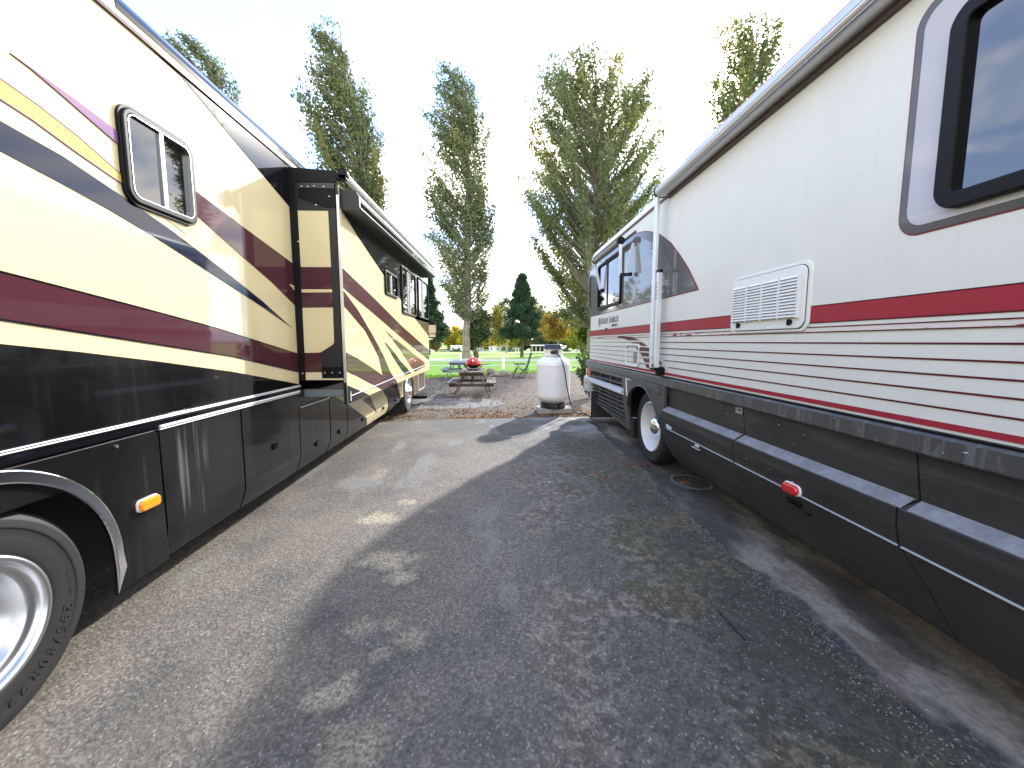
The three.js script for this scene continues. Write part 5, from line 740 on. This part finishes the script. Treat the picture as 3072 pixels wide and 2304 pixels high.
// ---------------------------------------------------------------- fire ring stones
{
  const r = rng(31); const cx = 0.16, cz = -19.3;
  const words = ['flat grey stone at the left end of the fire ring', 'rounded tan stone at the front left of the fire ring', 'low brown stone at the front of the fire ring', 'long grey stone at the front middle of the fire ring', 'dark stone at the front right of the fire ring', 'tall stone at the right end of the fire ring', 'square stone at the back right of the fire ring', 'stone at the back middle of the fire ring', 'flat stone stacked at the back left of the fire ring', 'grey stone topping the left side of the fire ring', 'grey-brown stone topping the right side of the fire ring'];
  for (let i = 0; i < 11; i++) {
    const up = i > 8, a = Math.PI - i / 9 * 2 * Math.PI * 0.98, s = 0.085 + 0.05 * r(), g = new THREE.IcosahedronGeometry(1, 1), p = g.attributes.position, sx = 1.1 + 0.5 * r(), sy = 0.75 + 0.5 * r(), o = i * 7.3;
    for (let k = 0; k < p.count; k++) { const x = p.getX(k), y = p.getY(k), z = p.getZ(k), n = 0.75 + 0.5 * vn(x * 1.7 + o, y * 1.7 + z * 1.3 + o) + 0.15 * vn(x * 5 + o, z * 5 + y * 4); p.setXYZ(k, x * s * sx * n, Math.max(-0.6, y) * s * sy * n, z * s * n); }
    g.computeVertexNormals(); g.computeBoundingBox(); const ax = up ? Math.PI * (i === 9 ? 0.85 : 0.12) : a, y = (up ? 0.11 : -0.014) - g.boundingBox.min.y - 0.006;
    g.translate(cx + 0.40 * Math.cos(ax), y, cz + 0.34 * Math.sin(ax)); const k = 0.75 + 0.5 * r();
    single('stone', g, mat(0.2 * k, 0.165 * k, 0.135 * k, 0.9, { flatShading: true }), words[i], 'stone', 'stones of the fire ring');
  }
}
// ---------------------------------------------------------------- folding recliner
{
  const g = thing('folding_recliner', 'black folding recliner chair beside the fire ring', 'chair', [1.2, -0.014, -18.2]), fr = mat(0.03, 0.03, 0.033, 0.4, { metalness: 0.5 }), mesh = mat(0.03, 0.032, 0.038, 0.8);
  const zf = -17.9, zb = -18.5, t = 0.013;
  const sl = (pts) => { const w = pts.map(([x, y]) => [x, y]); const back = w.slice().reverse().map(([x, y]) => [x + 0.012, y - 0.018]); return sweepZ([...w, ...back], zf - 0.04, zb + 0.04); };
  part(g, 'backrest', sl([[1.42, 0.40], [1.52, 0.72], [1.62, 1.05], [1.64, 1.12]]), mesh);
  part(g, 'seat', sl([[0.98, 0.42], [1.2, 0.36], [1.42, 0.38]]), mesh);
  part(g, 'leg_rest', sl([[0.98, 0.42], [0.86, 0.22], [0.80, 0.06]]), mesh);
  for (const z of [zf, zb]) {
    part(g, 'back_frame', tube([[1.36, 0.32, z], [1.5, 0.7, z], [1.63, 1.1, z], [1.645, 1.14, z]], t), fr);
    part(g, 'leg_frame', tube([[0.78, 0.0, z], [0.9, 0.3, z], [0.99, 0.44, z], [1.05, 0.58, z]], t), fr);
    part(g, 'armrest', box(0.86, 1.36, 0.6, 0.63, z - 0.035, z + 0.035, 0.012), mat(0.02, 0.02, 0.022, 0.45));
    part(g, 'leg', rod([1.05, 0.0, z], [1.45, 0.5, z], t), fr); part(g, 'leg', rod([1.7, 0.0, z], [1.1, 0.46, z], t), fr); part(g, 'leg', rod([1.3, 0.0, z], [1.5, 0.42, z], t), fr);
  }
  part(g, 'foot_bar', merge([rod([0.78, 0.0, zf], [0.78, 0.0, zb], t), rod([1.05, 0.0, zf], [1.05, 0.0, zb], t), rod([1.7, 0.0, zf], [1.7, 0.0, zb], t), rod([1.05, 0.0, zf], [1.3, 0.0, zf], t), rod([1.05, 0.0, zb], [1.3, 0.0, zb], t)]), fr);
  part(g, 'headrest', sl([[1.60, 0.98], [1.64, 1.12]]).translate(-0.03, 0.01, 0), mesh);
}
// ---------------------------------------------------------------- white posts on the lawn
for (const [x, z, h, l] of [[0.51, -24.7, 0.68, 'short white post on the lawn behind the fire ring'], [-2.75, -32.5, 0.62, 'short white post behind the left end of the red grill']]) {
  const g = thing('marker_post', l, 'post', [x, -0.03, z], 'white posts on the lawn'); part(g, 'post', box(x - 0.07, x + 0.07, -0.03, h, z - 0.07, z + 0.07, 0.012), mat(0.75, 0.75, 0.73, 0.6)); part(g, 'cap', new THREE.ConeGeometry(0.11, 0.06, 4).rotateY(Math.PI / 4).translate(x, h + 0.03, z), mat(0.75, 0.75, 0.73, 0.6));
}
// ---------------------------------------------------------------- small things on the pavement
single('twig', tube([[1.335, 0.008, -2.23], [1.343, 0.012, -2.12], [1.346, 0.009, -2.05], [1.355, 0.006, -1.98]], 0.0045, 16, 6), mat(0.02, 0.015, 0.014, 0.9), 'thin dark twig on the asphalt right of the middle', 'twig');
single('water_hose', (() => { const p = []; for (let i = 0; i <= 40; i++) { const a = i / 40 * 2 * Math.PI * 1.3 + 2.2; p.push([2.22 + 0.2 * Math.cos(a), 0.017 + i * 0.0006, -4.36 + 0.24 * Math.sin(a)]); } return tube(p, 0.0125, 120, 8); })(), mat(0.05, 0.055, 0.055, 0.6), 'grey hose looped on the ground under the white motorhome', 'hose');
{ const g = new THREE.IcosahedronGeometry(0.012, 1).scale(1.2, 0.6, 1).translate(0.62, 0.006, -4.5); single('pebble', g, mat(0.62, 0.6, 0.55, 0.8), 'single white pebble on the asphalt in the shade', 'pebble'); }

// ---------------------------------------------------------------- far park: homes, trailers, pavilion, cars (set on the falling lawn)
const gz = (z) => gy(z);
const SC = (x) => x * 2.12;
function home(name, label, x0, x1, z, h, roofH, wallM, roofM, wins, o = {}) {
  const y0 = gz(z) - 0.1, d = o.depth || 4, g = thing(name, label, o.cat || 'house', [(x0 + x1) / 2, y0, z - d / 2]);
  part(g, 'wall', box(x0, x1, y0, y0 + h, z - d, z), wallM);
  if (o.gable) part(g, 'roof', sheetZ([[x0 - 0.25, y0 + h], [(x0 + x1) / 2, y0 + h + roofH], [x1 + 0.25, y0 + h], [x1 + 0.25, y0 + h + 0.12], [(x0 + x1) / 2, y0 + h + roofH + 0.14], [x0 - 0.25, y0 + h + 0.12]], z - d, d + 0.25), roofM), part(g, 'gable', sheetZ([[x0, y0 + h], [x1, y0 + h], [(x0 + x1) / 2, y0 + h + roofH]], z - 0.12, 0.1), wallM);
  else part(g, 'roof', box(x0 - 0.15, x1 + 0.15, y0 + h, y0 + h + roofH, z - d - 0.2, z + 0.25, 0.08), roofM);
  for (const [a, b, c, e, dr] of wins) { const w = part(g, dr ? 'door' : 'window', box(a, b, y0 + c, y0 + e, z, z + 0.05, 0.01), dr ? M.ventWhite : M.glass); if (!dr) { part(w, 'frame', sheetZ(ring(rrect(a - 0.08, b + 0.08, y0 + c - 0.08, y0 + e + 0.08, 0.02), rrect(a, b, y0 + c, y0 + e, 0.01)), z + 0.01, 0.06), M.whiteTrim); } }
  return g;
}
const wht = mat(0.72, 0.72, 0.7, 0.6), gryW = mat(0.30, 0.32, 0.34, 0.7), tanW = mat(0.42, 0.44, 0.36, 0.7), drkR = mat(0.06, 0.06, 0.065, 0.8), litR = mat(0.5, 0.5, 0.5, 0.6);
home('trailer', 'white travel trailer left of the thick poplar trunk', -15.1, -11.2, -138, 2.3, 0.35, wht, wht, [[-14.6, -13.9, 1.2, 1.8], [-12.6, -11.8, 1.2, 1.8], [-13.5, -13.0, 0.35, 2.0, 1]], { cat: 'trailer', depth: 2.4 });
home('cabin', 'low grey cabin with pale posts at the left edge of the far lawn', -18.6, -15.4, -136, 1.1, 0.25, gryW, drkR, [[-18.2, -17.5, 0.4, 0.9], [-17.1, -16.4, 0.4, 0.9]]);
home('cabin', 'blue-grey cabin with white windows right of the low dark tree trunk', -6.3, -4.1, -140, 2.0, 0.4, gryW, drkR, [[-6.0, -5.4, 0.7, 1.6], [-5.0, -4.4, 0.7, 1.6]]);
home('park_home', 'long low white park home with a door and two windows', -2.1, 1.3, -141, 2.1, 0.3, wht, litR, [[-1.5, -1.0, 1.1, 1.8], [0.6, 1.1, 1.0, 1.7], [-0.4, 0.1, 0.2, 1.8, 1]]);
home('park_home', 'gabled grey park home with a large arched front window', 1.45, 4.4, -139, 2.4, 1.1, gryW, litR, [[2.1, 3.75, 0.7, 2.3]], { gable: true });
home('cabin', 'pale green cabin behind the birch trunk', 6.1, 9.4, -140, 1.9, 0.3, tanW, drkR, [[6.5, 7.0, 0.5, 1.6], [7.4, 7.9, 0.5, 1.6], [8.3, 8.8, 0.5, 1.6]]);
home('trailer', 'white trailer with pale roof at the right end of the pavilion', 20.4, 26.2, -148, 2.3, 0.55, wht, litR, [[21, 22, 1.1, 1.8], [23, 23.8, 1.1, 1.8], [24.4, 25, 0.3, 2.0, 1]], { cat: 'trailer', depth: 2.4 });
{ // open pavilion
  const z = -146, x0 = 13.4, x1 = 20.6, y0 = gz(z) - 0.05, g = thing('pavilion', 'open picnic pavilion with a flat pale roof and dark inside', 'pavilion', [17, y0, z - 2.5]);
  part(g, 'roof', box(x0 - 0.4, x1 + 0.4, y0 + 2.55, y0 + 2.9, z - 5.4, z + 0.4, 0.06), wht); part(g, 'back_wall', box(x0, x1, y0, y0 + 2.55, z - 5.1, z - 5), mat(0.09, 0.06, 0.045, 0.9)); part(g, 'low_wall', box(x0, x1 - 1, y0, y0 + 0.55, z - 0.15, z, 0.02), litR);
  for (let i = 0; i < 6; i++) part(g, 'post', box(x0 + i * (x1 - x0) / 5 - 0.09, x0 + i * (x1 - x0) / 5 + 0.09, y0, y0 + 2.55, z - 0.18, z), wht);
}
function car(label, x, z, turn, m, s = 1) {
  const y0 = gz(z), g = thing('parked_car', label, 'car', [x, y0, z], 'cars parked beyond the far lawn'); g.rotation.y = turn; g.scale.setScalar(s);
  const add = (par, n, geo, mm) => { const o = shadow(new THREE.Mesh(geo, mm)); o.name = n; par.add(o); return o; };
  const body = shp([[-2.15, 0.35], [-2.2, 0.75], [-1.95, 0.92], [-1.15, 1.0], [-0.6, 1.42], [0.9, 1.45], [1.5, 1.02], [2.1, 0.92], [2.2, 0.6], [2.15, 0.35]]);
  add(g, 'body', new THREE.ExtrudeGeometry(body, { depth: 1.5, bevelEnabled: true, bevelSize: 0.08, bevelThickness: 0.1, bevelSegments: 2 }).translate(0, 0, -0.75), m);
  for (const sd of [-1, 1]) { add(g, 'side_window', new THREE.ExtrudeGeometry(shp([[-0.95, 1.02], [-0.55, 1.36], [0.85, 1.38], [1.25, 1.04]]), { depth: 0.02, bevelEnabled: false }).translate(0, 0, sd * 0.86 - 0.01), M.glass); for (const wx of [-1.35, 1.35]) { const w = add(g, 'wheel', new THREE.CylinderGeometry(0.33, 0.33, 0.2, 18).rotateX(Math.PI / 2).translate(wx, 0.33, sd * 0.78), M.rubber); add(w, 'rim', new THREE.CylinderGeometry(0.2, 0.2, 0.04, 14).rotateX(Math.PI / 2).translate(wx, 0.33, sd * 0.885), M.alu); } }
  return g;
}
car('black car parked before the white travel trailer', -12.9, -134, 0.2, paint(0.01, 0.01, 0.012, 0.3), 0.85);
car('dark car parked between the gabled park home and the green cabin', 5.3, -135, 1.1, paint(0.012, 0.012, 0.014, 0.3), 0.85);
car('silver car parked right of the blue-grey cabin', -3.2, -136, 0.1, paint(0.4, 0.41, 0.42, 0.3), 0.75);
car('white car parked at the left edge beside the mirror', -21.5, -132, 0, paint(0.6, 0.6, 0.6, 0.3), 0.85);
car('dark grey car parked right of the pavilion', 24.6, -142, 0.3, paint(0.02, 0.02, 0.022, 0.3), 0.9);
car('white car parked farthest right beyond the propane tank', 29.2, -143, 0.1, paint(0.6, 0.6, 0.6, 0.3), 0.9);
renderer.render(scene, camera);
